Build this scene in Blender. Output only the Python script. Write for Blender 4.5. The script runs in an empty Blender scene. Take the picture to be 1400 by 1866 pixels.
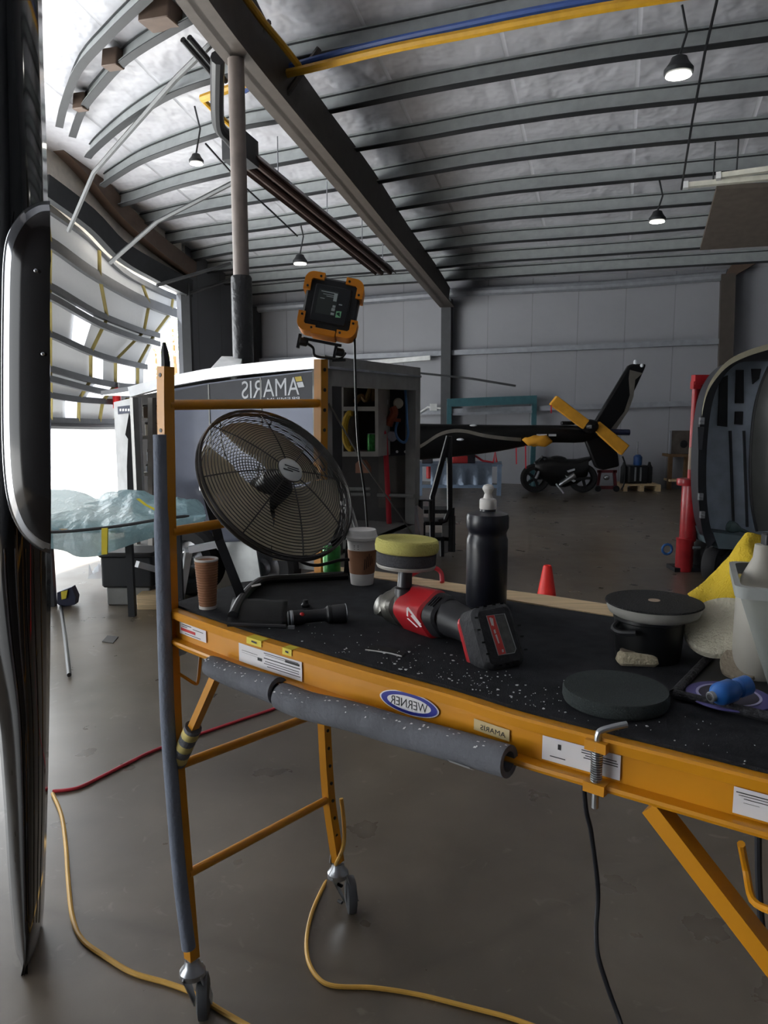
import bpy, math, random
from mathutils import Vector, Matrix, noise
random.seed(7)
SC = bpy.context.scene
COL = SC.collection
V = Vector
# ------------------------------------------------------------------ camera
F, CX, CY, H = 1400.0, 700.0, 933.0, 1.62
PIT = math.atan(197 / 1400)
CAM = V((0, 0, H))
RT = V((1, 0, 0)); FW = V((0, math.cos(PIT), -math.sin(PIT))); UP = V((0, math.sin(PIT), math.cos(PIT)))
cd = bpy.data.cameras.new('camera'); co = bpy.data.objects.new('camera', cd); COL.objects.link(co)
co.location = CAM; co.rotation_euler = (math.pi / 2 - PIT, 0, 0)
cd.sensor_fit = 'VERTICAL'; cd.sensor_height = 36; cd.lens = 36 * F / 1866
cd.clip_start = .05; cd.clip_end = 400
SC.camera = co
UPZ = V((0, 0, 1))

def ray(px, py): return RT * ((px - CX) / F) - UP * ((py - CY) / F) + FW
def P(px, py, d):
    r = ray(px, py); return CAM + r * (d / r.y)
def Z(px, py, z=0.0):
    r = ray(px, py); return CAM + r * ((z - H) / r.z)
def PL(px, py, p0, n):
    r = ray(px, py); return CAM + r * ((p0 - CAM).dot(n) / r.dot(n))

# ------------------------------------------------------------------ materials
def s2l(c):
    c = c / 255
    return c / 12.92 if c <= .04045 else ((c + .055) / 1.055) ** 2.4
def C(r, g, b): return (s2l(r), s2l(g), s2l(b), 1)
MATS = {}
def mat(name, col, rough=.5, metal=0., var=.12, scale=8., bump=0., bscale=60., coat=0., trans=0., alpha=1., emit=0., sss=0., spec=.5, stretch=None):
    if name in MATS: return MATS[name]
    m = bpy.data.materials.new(name); m.use_nodes = True
    nt = m.node_tree; nt.nodes.clear(); N = nt.nodes.new; L = nt.links.new
    out = N('ShaderNodeOutputMaterial'); b = N('ShaderNodeBsdfPrincipled'); L(b.outputs[0], out.inputs[0])
    col = C(*col)
    tc = N('ShaderNodeTexCoord'); mp = N('ShaderNodeMapping'); L(tc.outputs['Object'], mp.inputs[0])
    if stretch: mp.inputs['Scale'].default_value = stretch
    nz = N('ShaderNodeTexNoise'); nz.inputs['Scale'].default_value = scale; nz.inputs['Detail'].default_value = 5
    L(mp.outputs[0], nz.inputs['Vector'])
    rp = N('ShaderNodeValToRGB'); L(nz.outputs['Fac'], rp.inputs[0])
    rp.color_ramp.elements[0].position = .3; rp.color_ramp.elements[1].position = .7
    rp.color_ramp.elements[0].color = tuple(c * (1 - var) for c in col[:3]) + (1,)
    rp.color_ramp.elements[1].color = tuple(min(1, c * (1 + var)) for c in col[:3]) + (1,)
    L(rp.outputs[0], b.inputs['Base Color'])
    b.inputs['Roughness'].default_value = rough; b.inputs['Metallic'].default_value = metal
    b.inputs['Coat Weight'].default_value = coat; b.inputs['Coat Roughness'].default_value = .05
    b.inputs['Transmission Weight'].default_value = trans; b.inputs['Alpha'].default_value = alpha
    b.inputs['Specular IOR Level'].default_value = spec
    if sss: b.inputs['Subsurface Weight'].default_value = sss; b.inputs['Subsurface Radius'].default_value = (.02, .02, .02)
    if emit:
        b.inputs['Emission Color'].default_value = col; b.inputs['Emission Strength'].default_value = emit
    if bump:
        n2 = N('ShaderNodeTexNoise'); n2.inputs['Scale'].default_value = bscale; n2.inputs['Detail'].default_value = 4
        L(mp.outputs[0], n2.inputs['Vector'])
        bp = N('ShaderNodeBump'); bp.inputs['Strength'].default_value = bump; bp.inputs['Distance'].default_value = .02
        L(n2.outputs['Fac'], bp.inputs['Height']); L(bp.outputs[0], b.inputs['Normal'])
    MATS[name] = m
    return m

def translucent_mat(name, col, rough=.4, tl=.5, alpha=.8, bump=.5, bscale=8):
    m = bpy.data.materials.new(name); m.use_nodes = True
    nt = m.node_tree; nt.nodes.clear(); N = nt.nodes.new; L = nt.links.new
    out = N('ShaderNodeOutputMaterial'); b = N('ShaderNodeBsdfPrincipled'); t = N('ShaderNodeBsdfTranslucent')
    mx = N('ShaderNodeMixShader'); tr = N('ShaderNodeBsdfTransparent'); m2 = N('ShaderNodeMixShader')
    nz = N('ShaderNodeTexNoise'); nz.inputs['Scale'].default_value = bscale; nz.inputs['Detail'].default_value = 5
    tc = N('ShaderNodeTexCoord'); L(tc.outputs['Object'], nz.inputs['Vector'])
    bp = N('ShaderNodeBump'); bp.inputs['Strength'].default_value = bump; bp.inputs['Distance'].default_value = .05
    L(nz.outputs['Fac'], bp.inputs['Height']); L(bp.outputs[0], b.inputs['Normal']); L(bp.outputs[0], t.inputs['Normal'])
    b.inputs['Base Color'].default_value = C(*col); b.inputs['Roughness'].default_value = rough
    t.inputs['Color'].default_value = C(*col)
    mx.inputs[0].default_value = tl; L(b.outputs[0], mx.inputs[1]); L(t.outputs[0], mx.inputs[2])
    m2.inputs[0].default_value = alpha; L(tr.outputs[0], m2.inputs[1]); L(mx.outputs[0], m2.inputs[2])
    L(m2.outputs[0], out.inputs[0])
    return m

def floor_mat():
    m = bpy.data.materials.new('sealed concrete'); m.use_nodes = True
    nt = m.node_tree; N = nt.nodes.new; L = nt.links.new
    b = nt.nodes['Principled BSDF']; tc = N('ShaderNodeTexCoord')
    def noise_(s, d=6):
        n = N('ShaderNodeTexNoise'); n.inputs['Scale'].default_value = s; n.inputs['Detail'].default_value = d
        L(tc.outputs['Object'], n.inputs['Vector']); return n
    n1 = noise_(.7); n2 = noise_(4.5, 8); n3 = noise_(160, 2)
    r = N('ShaderNodeValToRGB'); L(n1.outputs['Fac'], r.inputs[0])
    r.color_ramp.elements[0].position = .3; r.color_ramp.elements[1].position = .72
    r.color_ramp.elements[0].color = C(88, 80, 70); r.color_ramp.elements[1].color = C(126, 116, 102)
    mx = N('ShaderNodeMixRGB'); mx.blend_type = 'MULTIPLY'; mx.inputs[0].default_value = .55
    r2 = N('ShaderNodeValToRGB'); L(n2.outputs['Fac'], r2.inputs[0])
    r2.color_ramp.elements[0].position = .2; r2.color_ramp.elements[1].position = .8
    r2.color_ramp.elements[0].color = (.62, .6, .58, 1)
    L(r.outputs[0], mx.inputs[1]); L(r2.outputs[0], mx.inputs[2])
    # worn patches: dark stains and pale scuffs
    n4 = noise_(2.3, 9); n4.inputs['Distortion'].default_value = .6; r4 = N('ShaderNodeValToRGB'); L(n4.outputs['Fac'], r4.inputs[0])
    r4.color_ramp.elements[0].position = .3; r4.color_ramp.elements[1].position = .58
    r4.color_ramp.elements[0].color = (.62, .6, .58, 1); r4.color_ramp.elements[1].color = (1, 1, 1, 1)
    n5 = noise_(11, 10); n5.inputs['Distortion'].default_value = 1.2; r5 = N('ShaderNodeValToRGB'); L(n5.outputs['Fac'], r5.inputs[0])
    r5.color_ramp.elements[0].position = .64; r5.color_ramp.elements[1].position = .74
    r5.color_ramp.elements[0].color = (0, 0, 0, 1); r5.color_ramp.elements[1].color = (.05, .047, .042, 1)
    m4 = N('ShaderNodeMixRGB'); m4.blend_type = 'MULTIPLY'; m4.inputs[0].default_value = .7; L(mx.outputs[0], m4.inputs[1]); L(r4.outputs[0], m4.inputs[2])
    mx = N('ShaderNodeMixRGB'); mx.blend_type = 'ADD'; mx.inputs[0].default_value = 1; L(m4.outputs[0], mx.inputs[1]); L(r5.outputs[0], mx.inputs[2])
    # thin dark crack lines
    vo = N('ShaderNodeTexVoronoi'); vo.feature = 'DISTANCE_TO_EDGE'; vo.inputs['Scale'].default_value = .22
    wr = N('ShaderNodeMixRGB'); wr.inputs[0].default_value = .12
    L(tc.outputs['Object'], wr.inputs[1]); L(noise_(1.5).outputs['Color'], wr.inputs[2]); L(wr.outputs[0], vo.inputs['Vector'])
    r3 = N('ShaderNodeValToRGB'); L(vo.outputs['Distance'], r3.inputs[0])
    r3.color_ramp.elements[0].color = (.6, .58, .56, 1); r3.color_ramp.elements[1].position = .006
    m3 = N('ShaderNodeMixRGB'); m3.blend_type = 'MULTIPLY'; m3.inputs[0].default_value = .35
    L(mx.outputs[0], m3.inputs[1]); L(r3.outputs[0], m3.inputs[2])
    L(m3.outputs[0], b.inputs['Base Color'])
    rr = N('ShaderNodeMapRange'); rr.inputs['To Min'].default_value = .20; rr.inputs['To Max'].default_value = .42; b.inputs['Specular IOR Level'].default_value = .6
    L(n2.outputs['Fac'], rr.inputs['Value']); L(rr.outputs[0], b.inputs['Roughness'])
    bp = N('ShaderNodeBump'); bp.inputs['Strength'].default_value = .12; L(n3.outputs['Fac'], bp.inputs['Height']); L(bp.outputs[0], b.inputs['Normal'])
    return m

def seam_mat(name, col, axis, width, rough=.45, wrinkle=.25):
    """white insulation / wall panels with regular seams across `axis` (a world direction)"""
    m = bpy.data.materials.new(name); m.use_nodes = True
    nt = m.node_tree; N = nt.nodes.new; L = nt.links.new
    b = nt.nodes['Principled BSDF']; tc = N('ShaderNodeNewGeometry')
    dt = N('ShaderNodeVectorMath'); dt.operation = 'DOT_PRODUCT'; dt.inputs[1].default_value = axis
    L(tc.outputs['Position'], dt.inputs[0])
    dv = N('ShaderNodeMath'); dv.operation = 'DIVIDE'; dv.inputs[1].default_value = width; L(dt.outputs['Value'], dv.inputs[0])
    fr = N('ShaderNodeMath'); fr.operation = 'FRACT'; L(dv.outputs[0], fr.inputs[0])
    rp = N('ShaderNodeValToRGB'); L(fr.outputs[0], rp.inputs[0])
    e = rp.color_ramp.elements; e[0].color = (.38, .38, .38, 1); e[1].position = .035; e[1].color = (1, 1, 1, 1)
    nz = N('ShaderNodeTexNoise'); nz.inputs['Scale'].default_value = 1.6; nz.inputs['Detail'].default_value = 4
    L(tc.outputs['Position'], nz.inputs['Vector'])
    r2 = N('ShaderNodeValToRGB'); L(nz.outputs['Fac'], r2.inputs[0]); c = C(*col)
    r2.color_ramp.elements[0].color = tuple(x * .86 for x in c[:3]) + (1,); r2.color_ramp.elements[1].color = c
    mx = N('ShaderNodeMixRGB'); mx.blend_type = 'MULTIPLY'; mx.inputs[0].default_value = .7
    L(r2.outputs[0], mx.inputs[1]); L(rp.outputs[0], mx.inputs[2]); L(mx.outputs[0], b.inputs['Base Color'])
    b.inputs['Roughness'].default_value = rough
    ad = N('ShaderNodeMath'); ad.operation = 'ADD'; n3 = N('ShaderNodeTexNoise'); n3.inputs['Scale'].default_value = 3.5
    L(tc.outputs['Position'], n3.inputs['Vector']); L(n3.outputs['Fac'], ad.inputs[0]); L(rp.outputs[0], ad.inputs[1])
    bp = N('ShaderNodeBump'); bp.inputs['Strength'].default_value = wrinkle; bp.inputs['Distance'].default_value = .08
    L(ad.outputs[0], bp.inputs['Height']); L(bp.outputs[0], b.inputs['Normal'])
    return m

# ------------------------------------------------------------------ mesh builder
class MB:
    def __init__(s): s.v = []; s.f = []; s.m = []; s.mi = 0
    def face(s, idx): s.f.append(tuple(idx)); s.m.append(s.mi)
    def add(s, pts):
        n = len(s.v); s.v += [V(p) for p in pts]; return list(range(n, n + len(pts)))
    def hexa(s, p):
        i = s.add(p)
        for q in ((0, 3, 2, 1), (4, 5, 6, 7), (0, 1, 5, 4), (1, 2, 6, 5), (2, 3, 7, 6), (3, 0, 4, 7)): s.face([i[k] for k in q])
        return s
    def box(s, c, size, X=RT, Y=V((0, 1, 0)), Zv=UPZ):
        c = V(c); x, y, z = X * size[0] / 2, Y * size[1] / 2, Zv * size[2] / 2
        return s.hexa([c - x - y - z, c + x - y - z, c + x + y - z, c - x + y - z, c - x - y + z, c + x - y + z, c + x + y + z, c - x + y + z])
    def rbox(s, c, size, r, X=RT, Y=V((0, 1, 0)), Zv=UPZ, n=4, top=1.0, edge=None):
        """box with rounded corners in its X/Y outline, softened top and bottom edges"""
        c = V(c); hx, hy = size[0] / 2, size[1] / 2; e = edge if edge is not None else min(r * .5, size[2] * .25)
        def ring(z, ins, sc=1.):
            o = []
            for (sx, sy, a0) in ((1, 1, 0), (-1, 1, 90), (-1, -1, 180), (1, -1, 270)):
                for k in range(n + 1):
                    a = math.radians(a0 + 90 * k / n); rr = max(r - ins, 0.0005)
                    o.append(c + X * ((sx * (hx - r) + rr * math.cos(a)) * sc) + Y * ((sy * (hy - r) + rr * math.sin(a)) * sc) + Zv * z)
            return o
        h = size[2] / 2
        rings = [ring(-h, e), ring(-h + e, 0), ring(h - e, 0, top), ring(h, e, top)]
        return s.loft(rings, True, True)
    def loft(s, rings, cap=True, closed=True):
        ids = [s.add(r) for r in rings]; n = len(ids[0])
        for a, b in zip(ids, ids[1:]):
            for k in range(n if closed else n - 1):
                j = (k + 1) % n; s.face((a[k], a[j], b[j], b[k]))
        if cap:
            s.face(ids[0][::-1]); s.face(ids[-1])
        return s
    def tube(s, pts, r, n=8, closed=False, cap=True, flat=None):
        pts = [V(p) for p in pts]; m = len(pts); rings = []; nr = None
        for i, p in enumerate(pts):
            if closed: t = pts[(i + 1) % m] - pts[i - 1]
            else: t = pts[min(i + 1, m - 1)] - pts[max(i - 1, 0)]
            t.normalize()
            if nr is None:
                nr = t.orthogonal() if abs(t.z) > .95 else t.cross(UPZ)
            nr = (nr - t * nr.dot(t)).normalized(); bn = t.cross(nr)
            rr = r[i] if isinstance(r, (list, tuple)) else r
            fl = flat if flat else 1.
            rings.append([p + (nr * math.cos(2 * math.pi * k / n) + bn * (fl * math.sin(2 * math.pi * k / n))) * rr for k in range(n)])
        if closed: rings.append(rings[0]); return s.loft(rings, False)
        return s.loft(rings, cap)
    def sweep(s, pts, prof, up=UPZ, cap=True):
        pts = [V(p) for p in pts]; m = len(pts); rings = []
        for i, p in enumerate(pts):
            t = (pts[min(i + 1, m - 1)] - pts[max(i - 1, 0)]).normalized()
            sd = t.cross(up).normalized(); u2 = sd.cross(t).normalized()
            rings.append([p + sd * a + u2 * b for a, b in prof])
        return s.loft(rings, cap)
    def bar(s, a, b, w, h=None, up=UPZ):
        h = h or w; a, b = V(a), V(b)
        if abs((b - a).normalized().dot(up)) > .97: up = V((0, 1, 0))
        return s.sweep([a, b], [(-w / 2, -h / 2), (w / 2, -h / 2), (w / 2, h / 2), (-w / 2, h / 2)], up)
    def lathe(s, prof, o, ax=UPZ, n=32, cap=True, x0=None):
        ax = V(ax).normalized(); x = x0 or (RT if abs(ax.x) < .9 else UPZ); x = (x - ax * x.dot(ax)).normalized(); y = ax.cross(x); o = V(o)
        return s.loft([[o + ax * z + (x * math.cos(2 * math.pi * k / n) + y * math.sin(2 * math.pi * k / n)) * r for k in range(n)] for r, z in prof], cap)
    def prism(s, pts, vec):
        pts = [V(p) for p in pts]; a = s.add(pts); b = s.add([p + V(vec) for p in pts]); n = len(a)
        s.face(a[::-1]); s.face(b)
        for k in range(n): j = (k + 1) % n; s.face((a[k], a[j], b[j], b[k]))
        return s
    def poly(s, pts): s.face(s.add(pts)); return s
    def grid(s, rows): return s.loft(rows, False, False)
    def ell(s, c, rx, ry, rz, n=16, X=RT, Y=V((0, 1, 0)), Zv=UPZ):
        c = V(c); rings = []
        for i in range(n // 2 + 1):
            a = math.pi * i / (n // 2); rr = max(math.sin(a), .01)
            rings.append([c - Zv * (rz * math.cos(a)) + X * (rx * rr * math.cos(2 * math.pi * k / n)) + Y * (ry * rr * math.sin(2 * math.pi * k / n)) for k in range(n)])
        return s.loft(rings)
    def text(s, st, o, ex, ey, h, w=None, nrm=None, lift=.002):
        cu = bpy.data.curves.new('t', 'FONT'); cu.body = st; cu.size = 1
        ob = bpy.data.objects.new('t', cu); COL.objects.link(ob); bpy.context.view_layer.update()
        me = ob.to_mesh(); vs = [v.co.copy() for v in me.vertices]; fs = [tuple(p.vertices) for p in me.polygons]
        ob.to_mesh_clear(); bpy.data.objects.remove(ob); bpy.data.curves.remove(cu)
        x0 = min(v.x for v in vs); x1 = max(v.x for v in vs); y0 = min(v.y for v in vs); y1 = max(v.y for v in vs)
        sy = h / (y1 - y0); sx = (w / (x1 - x0)) if w else sy
        ex = V(ex).normalized(); ey = V(ey).normalized(); nrm = nrm or V((0, 0, 0))
        ids = s.add([V(o) + ex * ((v.x - x0) * sx) + ey * ((v.y - y0) * sy) + nrm * lift for v in vs])
        for f in fs: s.face([ids[k] for k in f])
        return s

WL = {}          # world origin of every object (all things are unrotated)
def tag(o, label, cat, group=None, kind=None):
    if label: o['label'] = label
    if cat: o['category'] = cat
    if group: o['group'] = group
    if kind: o['kind'] = kind
    return o
def thing(name, label, cat, loc, group=None):
    o = bpy.data.objects.new(name, None); COL.objects.link(o); o.location = V(loc); o.empty_display_size = .05
    WL[o] = V(loc); return tag(o, label, cat, group)
def obj(name, mb, m, parent=None, label=None, flat=False, ang=35):
    me = bpy.data.meshes.new(name)
    if parent is not None: org = WL[parent]
    else:
        xs = [v.x for v in mb.v]; ys = [v.y for v in mb.v]; zs = [v.z for v in mb.v]
        org = V(((min(xs) + max(xs)) / 2, (min(ys) + max(ys)) / 2, min(zs)))
    me.from_pydata([v - org for v in mb.v], [], mb.f)
    for x in (m if isinstance(m, (list, tuple)) else [m]): me.materials.append(x)
    me.polygons.foreach_set('material_index', mb.m)
    if not flat:
        me.polygons.foreach_set('use_smooth', [True] * len(me.polygons))
        me.set_sharp_from_angle(angle=math.radians(ang))
    me.validate(); me.update()
    import bmesh
    bm = bmesh.new(); bm.from_mesh(me); bmesh.ops.recalc_face_normals(bm, faces=bm.faces); bm.to_mesh(me); bm.free()
    o = bpy.data.objects.new(name, me); COL.objects.link(o)
    if parent is not None: o.parent = parent
    else: o.location = org
    WL[o] = org
    if label: o['label'] = label
    return o
def bev(o, w=.004, n=2):
    b = o.modifiers.new('bevel', 'BEVEL'); b.width = w; b.segments = n; b.limit_method = 'ANGLE'; return o
def solid(name, mb, m, label, cat, group=None, kind=None):
    return tag(obj(name, mb, m), label, cat, group, kind)
def struct(name, mb, m, label, cat, parent=None): return tag(obj(name, mb, m, parent), label, cat, None, 'structure')
def lerp(a, b, t): return a + (b - a) * t
def smooth(pts, n=6):
    """Catmull-Rom through tuples"""
    pts = [V(p) for p in pts]; o = []
    for i in range(len(pts) - 1):
        p0 = pts[max(i - 1, 0)]; p1 = pts[i]; p2 = pts[i + 1]; p3 = pts[min(i + 2, len(pts) - 1)]
        for k in range(n):
            t = k / n
            o.append(.5 * ((2 * p1) + (p2 - p0) * t + (2 * p0 - 5 * p1 + 4 * p2 - p3) * t * t + (3 * p1 - p0 - 3 * p2 + p3) * t ** 3))
    o.append(pts[-1]); return o
def pxs(pts, n=6): return [(p.x, p.y) for p in smooth([(a, b, 0) for a, b in pts], n)]
SKY_STRENGTH = 5.5; EXPO = 0.0; SUN = 30; NEAR = 6
# ------------------------------------------------------------------ world and light
w = bpy.data.worlds.new('sky'); SC.world = w; w.use_nodes = True
bg = w.node_tree.nodes['Background']; bg.inputs[0].default_value = (.93, .97, 1, 1); bg.inputs[1].default_value = SKY_STRENGTH
SC.view_settings.view_transform = 'Standard'; SC.view_settings.look = 'None'; SC.view_settings.exposure = EXPO

# ------------------------------------------------------------------ hangar frame of reference
YAW = math.radians(17)
DU = V((math.sin(YAW), math.cos(YAW), 0)); DV = V((math.cos(YAW), -math.sin(YAW), 0))   # along the hangar, across it
W0 = Z(1050, 885)                        # foot of the back wall
def PB(px, py, off=0): return PL(px, py, W0 - DU * off, DU)          # onto the back wall, `off` in front of it
RP = PB(900, 532); SL = .179
RN = (UPZ + DU * SL).normalized()
def PR(px, py, off=0): return PL(px, py, RP + RN * off, RN)           # onto the roof plane
CORN = Z(460, 0) if False else PB(460, 700); CORN.z = 0
def PW(px, py, off=0): return PL(px, py, CORN + DV * off, DV)         # onto the left wall, `off` inside it
def roofz(p, off=0): return RP.z - (V(p) - RP).dot(DU) * SL + off

m_floor = floor_mat()
m_ceil = seam_mat('white vinyl insulation', (192, 193, 200), tuple(DV), 1.35, .32, .9)
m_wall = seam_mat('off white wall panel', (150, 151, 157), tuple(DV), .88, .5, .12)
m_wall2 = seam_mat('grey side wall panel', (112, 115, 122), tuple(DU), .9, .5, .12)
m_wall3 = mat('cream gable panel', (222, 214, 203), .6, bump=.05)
m_purl = mat('grey galvanised purlin', (158, 163, 164), .5, .25, var=.1)
m_raft = mat('dark brown rafter steel', (74, 67, 62), .55, .1)
m_post = mat('taupe painted post', (118, 108, 102), .5)
m_black = mat('black rubber plastic', (22, 23, 27), .45)
m_dark = mat('dark grey steel', (48, 50, 53), .5, .3)
m_girt = mat('light grey girt', (140, 143, 150), .5, .2)
m_brown = mat('brown beam', (92, 76, 66), .6)
m_yel = mat('scaffold yellow paint', (206, 138, 18), .38, var=.1, scale=5, coat=.15)
m_white = mat('white plastic', (225, 226, 226), .5)
m_apron = mat('sunlit apron', (215, 215, 212), .8)

floor_c = W0 - DU * 10
def flat_quad(u0, u1, v0, v1, z=0):
    return [W0 + DU * u + DV * v + V((0, 0, z)) for u, v in ((u0, v0), (u0, v1), (u1, v1), (u1, v0))]
vL = (CORN - W0).dot(DV)
vR = vL + 15.2
fl = MB(); fl.hexa([p + V((0, 0, -.2)) for p in flat_quad(-22, .15, vL - .1, vR + .1)] + flat_quad(-22, .15, vL - .1, vR + .1))
struct('floor', fl, m_floor, 'worn grey brown sealed concrete hangar floor', 'floor')
ap = MB(); q = flat_quad(-40, 25, vL - 60, vL - .12); ap.hexa([p + V((0, 0, -.2)) for p in q] + q)
struct('trim_100', ap, m_apron, 'bright concrete apron outside the open hangar door', 'apron')

def wallprism(a, b, z0a, z1a, z1b, nrm, th=.15):
    mb = MB(); a, b = V(a), V(b); n = V(nrm) * th
    A = [V((a.x, a.y, z0a)), V((b.x, b.y, z0a)), V((b.x, b.y, z1b)), V((a.x, a.y, z1a))]
    return mb.hexa([A[0], A[1], A[1] + n, A[0] + n, A[3], A[2], A[2] + n, A[3] + n])
# back wall
a = W0 + DV * (vL - .15); b = W0 + DV * (vR + .15); zt = roofz(W0, .35)
struct('wall_back', wallprism(a, b, 0, zt, zt, DU), m_wall, 'back wall of tall off white panels', 'wall')
# right wall, rear wall behind the photographer
a = W0 + DV * vR; b = a - DU * 22
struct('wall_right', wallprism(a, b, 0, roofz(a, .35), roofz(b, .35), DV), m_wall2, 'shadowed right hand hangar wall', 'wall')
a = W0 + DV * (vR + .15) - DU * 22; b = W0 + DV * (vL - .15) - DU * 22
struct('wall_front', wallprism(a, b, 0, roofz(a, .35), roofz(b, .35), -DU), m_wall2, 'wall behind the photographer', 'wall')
# ceiling slab
c0 = [W0 + DU * u + DV * v for u, v in ((-22.2, vL - .6), (-22.2, vR + .2), (.2, vR + .2), (.2, vL - .6))]
mb = MB(); mb.hexa([V((p.x, p.y, roofz(p, .24))) for p in c0] + [V((p.x, p.y, roofz(p, .40))) for p in c0])
struct('ceiling', mb, m_ceil, 'sloping ceiling of white vinyl faced insulation', 'ceiling')

# left wall: solid bay beside the corner, gable above the big door, opening below
hdr = pxs([(88, 363), (160, 414), (217, 471), (286, 511), (340, 537)], 4)
bot = [PW(x, y) for x, y in hdr]
bot = [bot[0] - DU * NEAR + V((0, 0, .5)), bot[0] - DU * 2 + V((0, 0, .3))] + bot
rows = [[p - DV * .15 for p in bot], bot]
topr = [V((p.x, p.y, roofz(p, .3))) for p in bot]
mb = MB(); mb.loft([bot, topr, [p - DV * .15 for p in topr], [p - DV * .15 for p in bot], bot], False, False)
struct('wall_left_gable', mb, m_wall3, 'cream wall panel above the open hangar door', 'wall')
J = PW(340, 700); J.z = 0
mb = wallprism(CORN + DU * .1, J, 0, roofz(CORN, .3), roofz(J, .3), -DV)
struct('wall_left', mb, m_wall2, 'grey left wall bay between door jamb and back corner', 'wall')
e = W0 + DV * vL - DU * 22; e2 = bot[0].copy(); e2.z = 0
def WLt(t, z=0): p = W0 + DV * vL - DU * t; p.z = z; return p
O0, O1, OH = 15.2, 21.6, 4.4                # unseen doorway added to the left wall to light the foreground
wl_ = wallprism(e2, WLt(O0), 0, roofz(e2, .3), roofz(WLt(O0), .3), -DV)
for a_, b_, z0_ in ((WLt(O0), WLt(O1), OH), (WLt(O1), e, 0)):
    i0 = len(wl_.v); q_ = wallprism(a_, b_, z0_, roofz(a_, .3), roofz(b_, .3), -DV); wl_.v += q_.v; wl_.f += [tuple(k + i0 for k in f) for f in q_.f]; wl_.m += q_.m
struct('wall_left_front', wl_, m_wall2, 'left wall with an unseen doorway added to light the foreground', 'wall')

TN = [0]
def trim(mb, m, label, cat, parent=None):
    TN[0] += 1; return struct('trim_%d' % TN[0], mb, m, label, cat, parent)
# door jamb column and header
mb = MB(); mb.bar(J + DV * .06, J + DV * .06 + UPZ * (PW(340, 520).z), .16, .16); trim(mb, m_dark, 'dark steel jamb column at right of the hangar door', 'column')
hp = [PW(x, y, .08) for x, y in pxs([(80, 356), (160, 414), (217, 471), (286, 511), (346, 540)], 4)]
mb = MB(); mb.sweep(hp, [(-.06, -.02), (.06, -.02), (.06, .3), (-.06, .3)]); trim(mb, m_dark, 'dark curved header beam over the hangar door', 'beam')
# brown eave beam of the left wall
bp_ = [PW(x, y, .12) for x, y in pxs([(70, 225), (100, 250), (150, 300), (215, 380), (280, 440), (350, 492)], 4)]
mb = MB(); mb.sweep(bp_, [(-.09, -.14), (.09, -.14), (.09, .14), (-.09, .14)]); trim(mb, m_brown, 'brown steel beam under the roof along the left gable', 'beam')

# purlins (bottom edge traced in the photo, carried to the roof plane)
ZP = [(-.035, .24), (-.035, .015), (.045, .0), (.045, .02), (-.02, .03), (-.02, .24)]
PUR = [
 [(108, 232), (118, 190), (143, 128), (190, 75), (229, 36), (300, -30)],
 [(132, 250), (150, 202), (179, 164), (229, 111), (311, 59), (400, 12), (520, -40)],
 [(160, 288), (171, 275), (207, 243), (250, 211), (311, 175), (389, 147), (530, 112), (700, 78), (900, 38), (1100, -2), (1400, -70)],
 [(186, 340), (214, 321), (257, 296), (321, 271), (375, 253), (439, 234), (518, 220), (591, 206), (750, 173), (900, 145), (1100, 112), (1280, 88), (1420, 69)],
 [(215, 376), (250, 366), (321, 342), (418, 318), (490, 304), (570, 289), (636, 276), (760, 255), (900, 230), (1100, 202), (1420, 168)],
 [(252, 412), (339, 392), (418, 377), (500, 364), (632, 343), (760, 320), (900, 297), (1100, 273), (1420, 243)],
 [(285, 448), (345, 437), (400, 429), (520, 413), (650, 393), (711, 384), (900, 355), (1100, 335), (1420, 306)],
 [(325, 482), (418, 462), (540, 448), (650, 435), (737, 424), (900, 402), (1100, 386), (1420, 361)],
 [(350, 500), (440, 490), (600, 475), (766, 459), (900, 444), (1100, 430), (1420, 404)],
 [(360, 524), (440, 516), (600, 503), (789, 489), (900, 478), (1100, 465), (1420, 443)],
 [(380, 545), (470, 536), (640, 522), (821, 511), (900, 506), (1100, 494), (1420, 476)],
]
for i, pts in enumerate(PUR):
    mb = MB(); q_ = [PR(x, y) for x, y in pxs(pts, 4)]; mb.sweep(q_, ZP, RN); mb.mi = 1
    mb.sweep(q_, [(-.045, -.002), (.047, -.006), (.047, .006), (-.045, .004)], RN); mb.sweep(q_, [(-.036, .20), (-.036, .19), (.0, .19), (.0, .20)], RN)  # dark strip on the bottom edge draws the shade under the lip
    trim(mb, [m_purl, m_dark], 'grey steel roof purlin under the white insulation', 'purlin')
# eave pipe along the top of the back wall
mb = MB(); mb.tube([PB(x, y, .18) for x, y in ((462, 563), (640, 549), (830, 533), (1100, 520), (1322, 502))], .09, 10)
trim(mb, m_girt, 'rounded light insulation roll along the eave of the back wall', 'eave')
for ya, yb, lab in ((646, 622, 'upper'), (752, 733, 'lower')):
    mb = MB(); mb.sweep([PB(470, ya + 12, .1), PB(830, ya - 3, .1), PB(1322, yb, .1)], [(-.1, -.05), (.1, -.05), (.1, .05), (-.1, .05)])
    trim(mb, m_girt, lab + ' horizontal wall girt across the back wall', 'girt')
# corner column, rafter column, right column
for px, w_, t_, lab in ((461, .26, 560, 'dark column in the far left corner of the back wall'), (815, .2, 545, 'dark steel column carrying the rafter at the back wall'), (1327, .24, 500, 'dark steel column at the right end of the back wall')):
    p = PB(px, 700, .2); q = PB(px, t_, .2); mb = MB(); mb.bar(V((p.x, p.y, 0)), q, w_, w_ * .9, DU); trim(mb, m_dark if px < 1300 else m_raft, lab, 'column')
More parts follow.
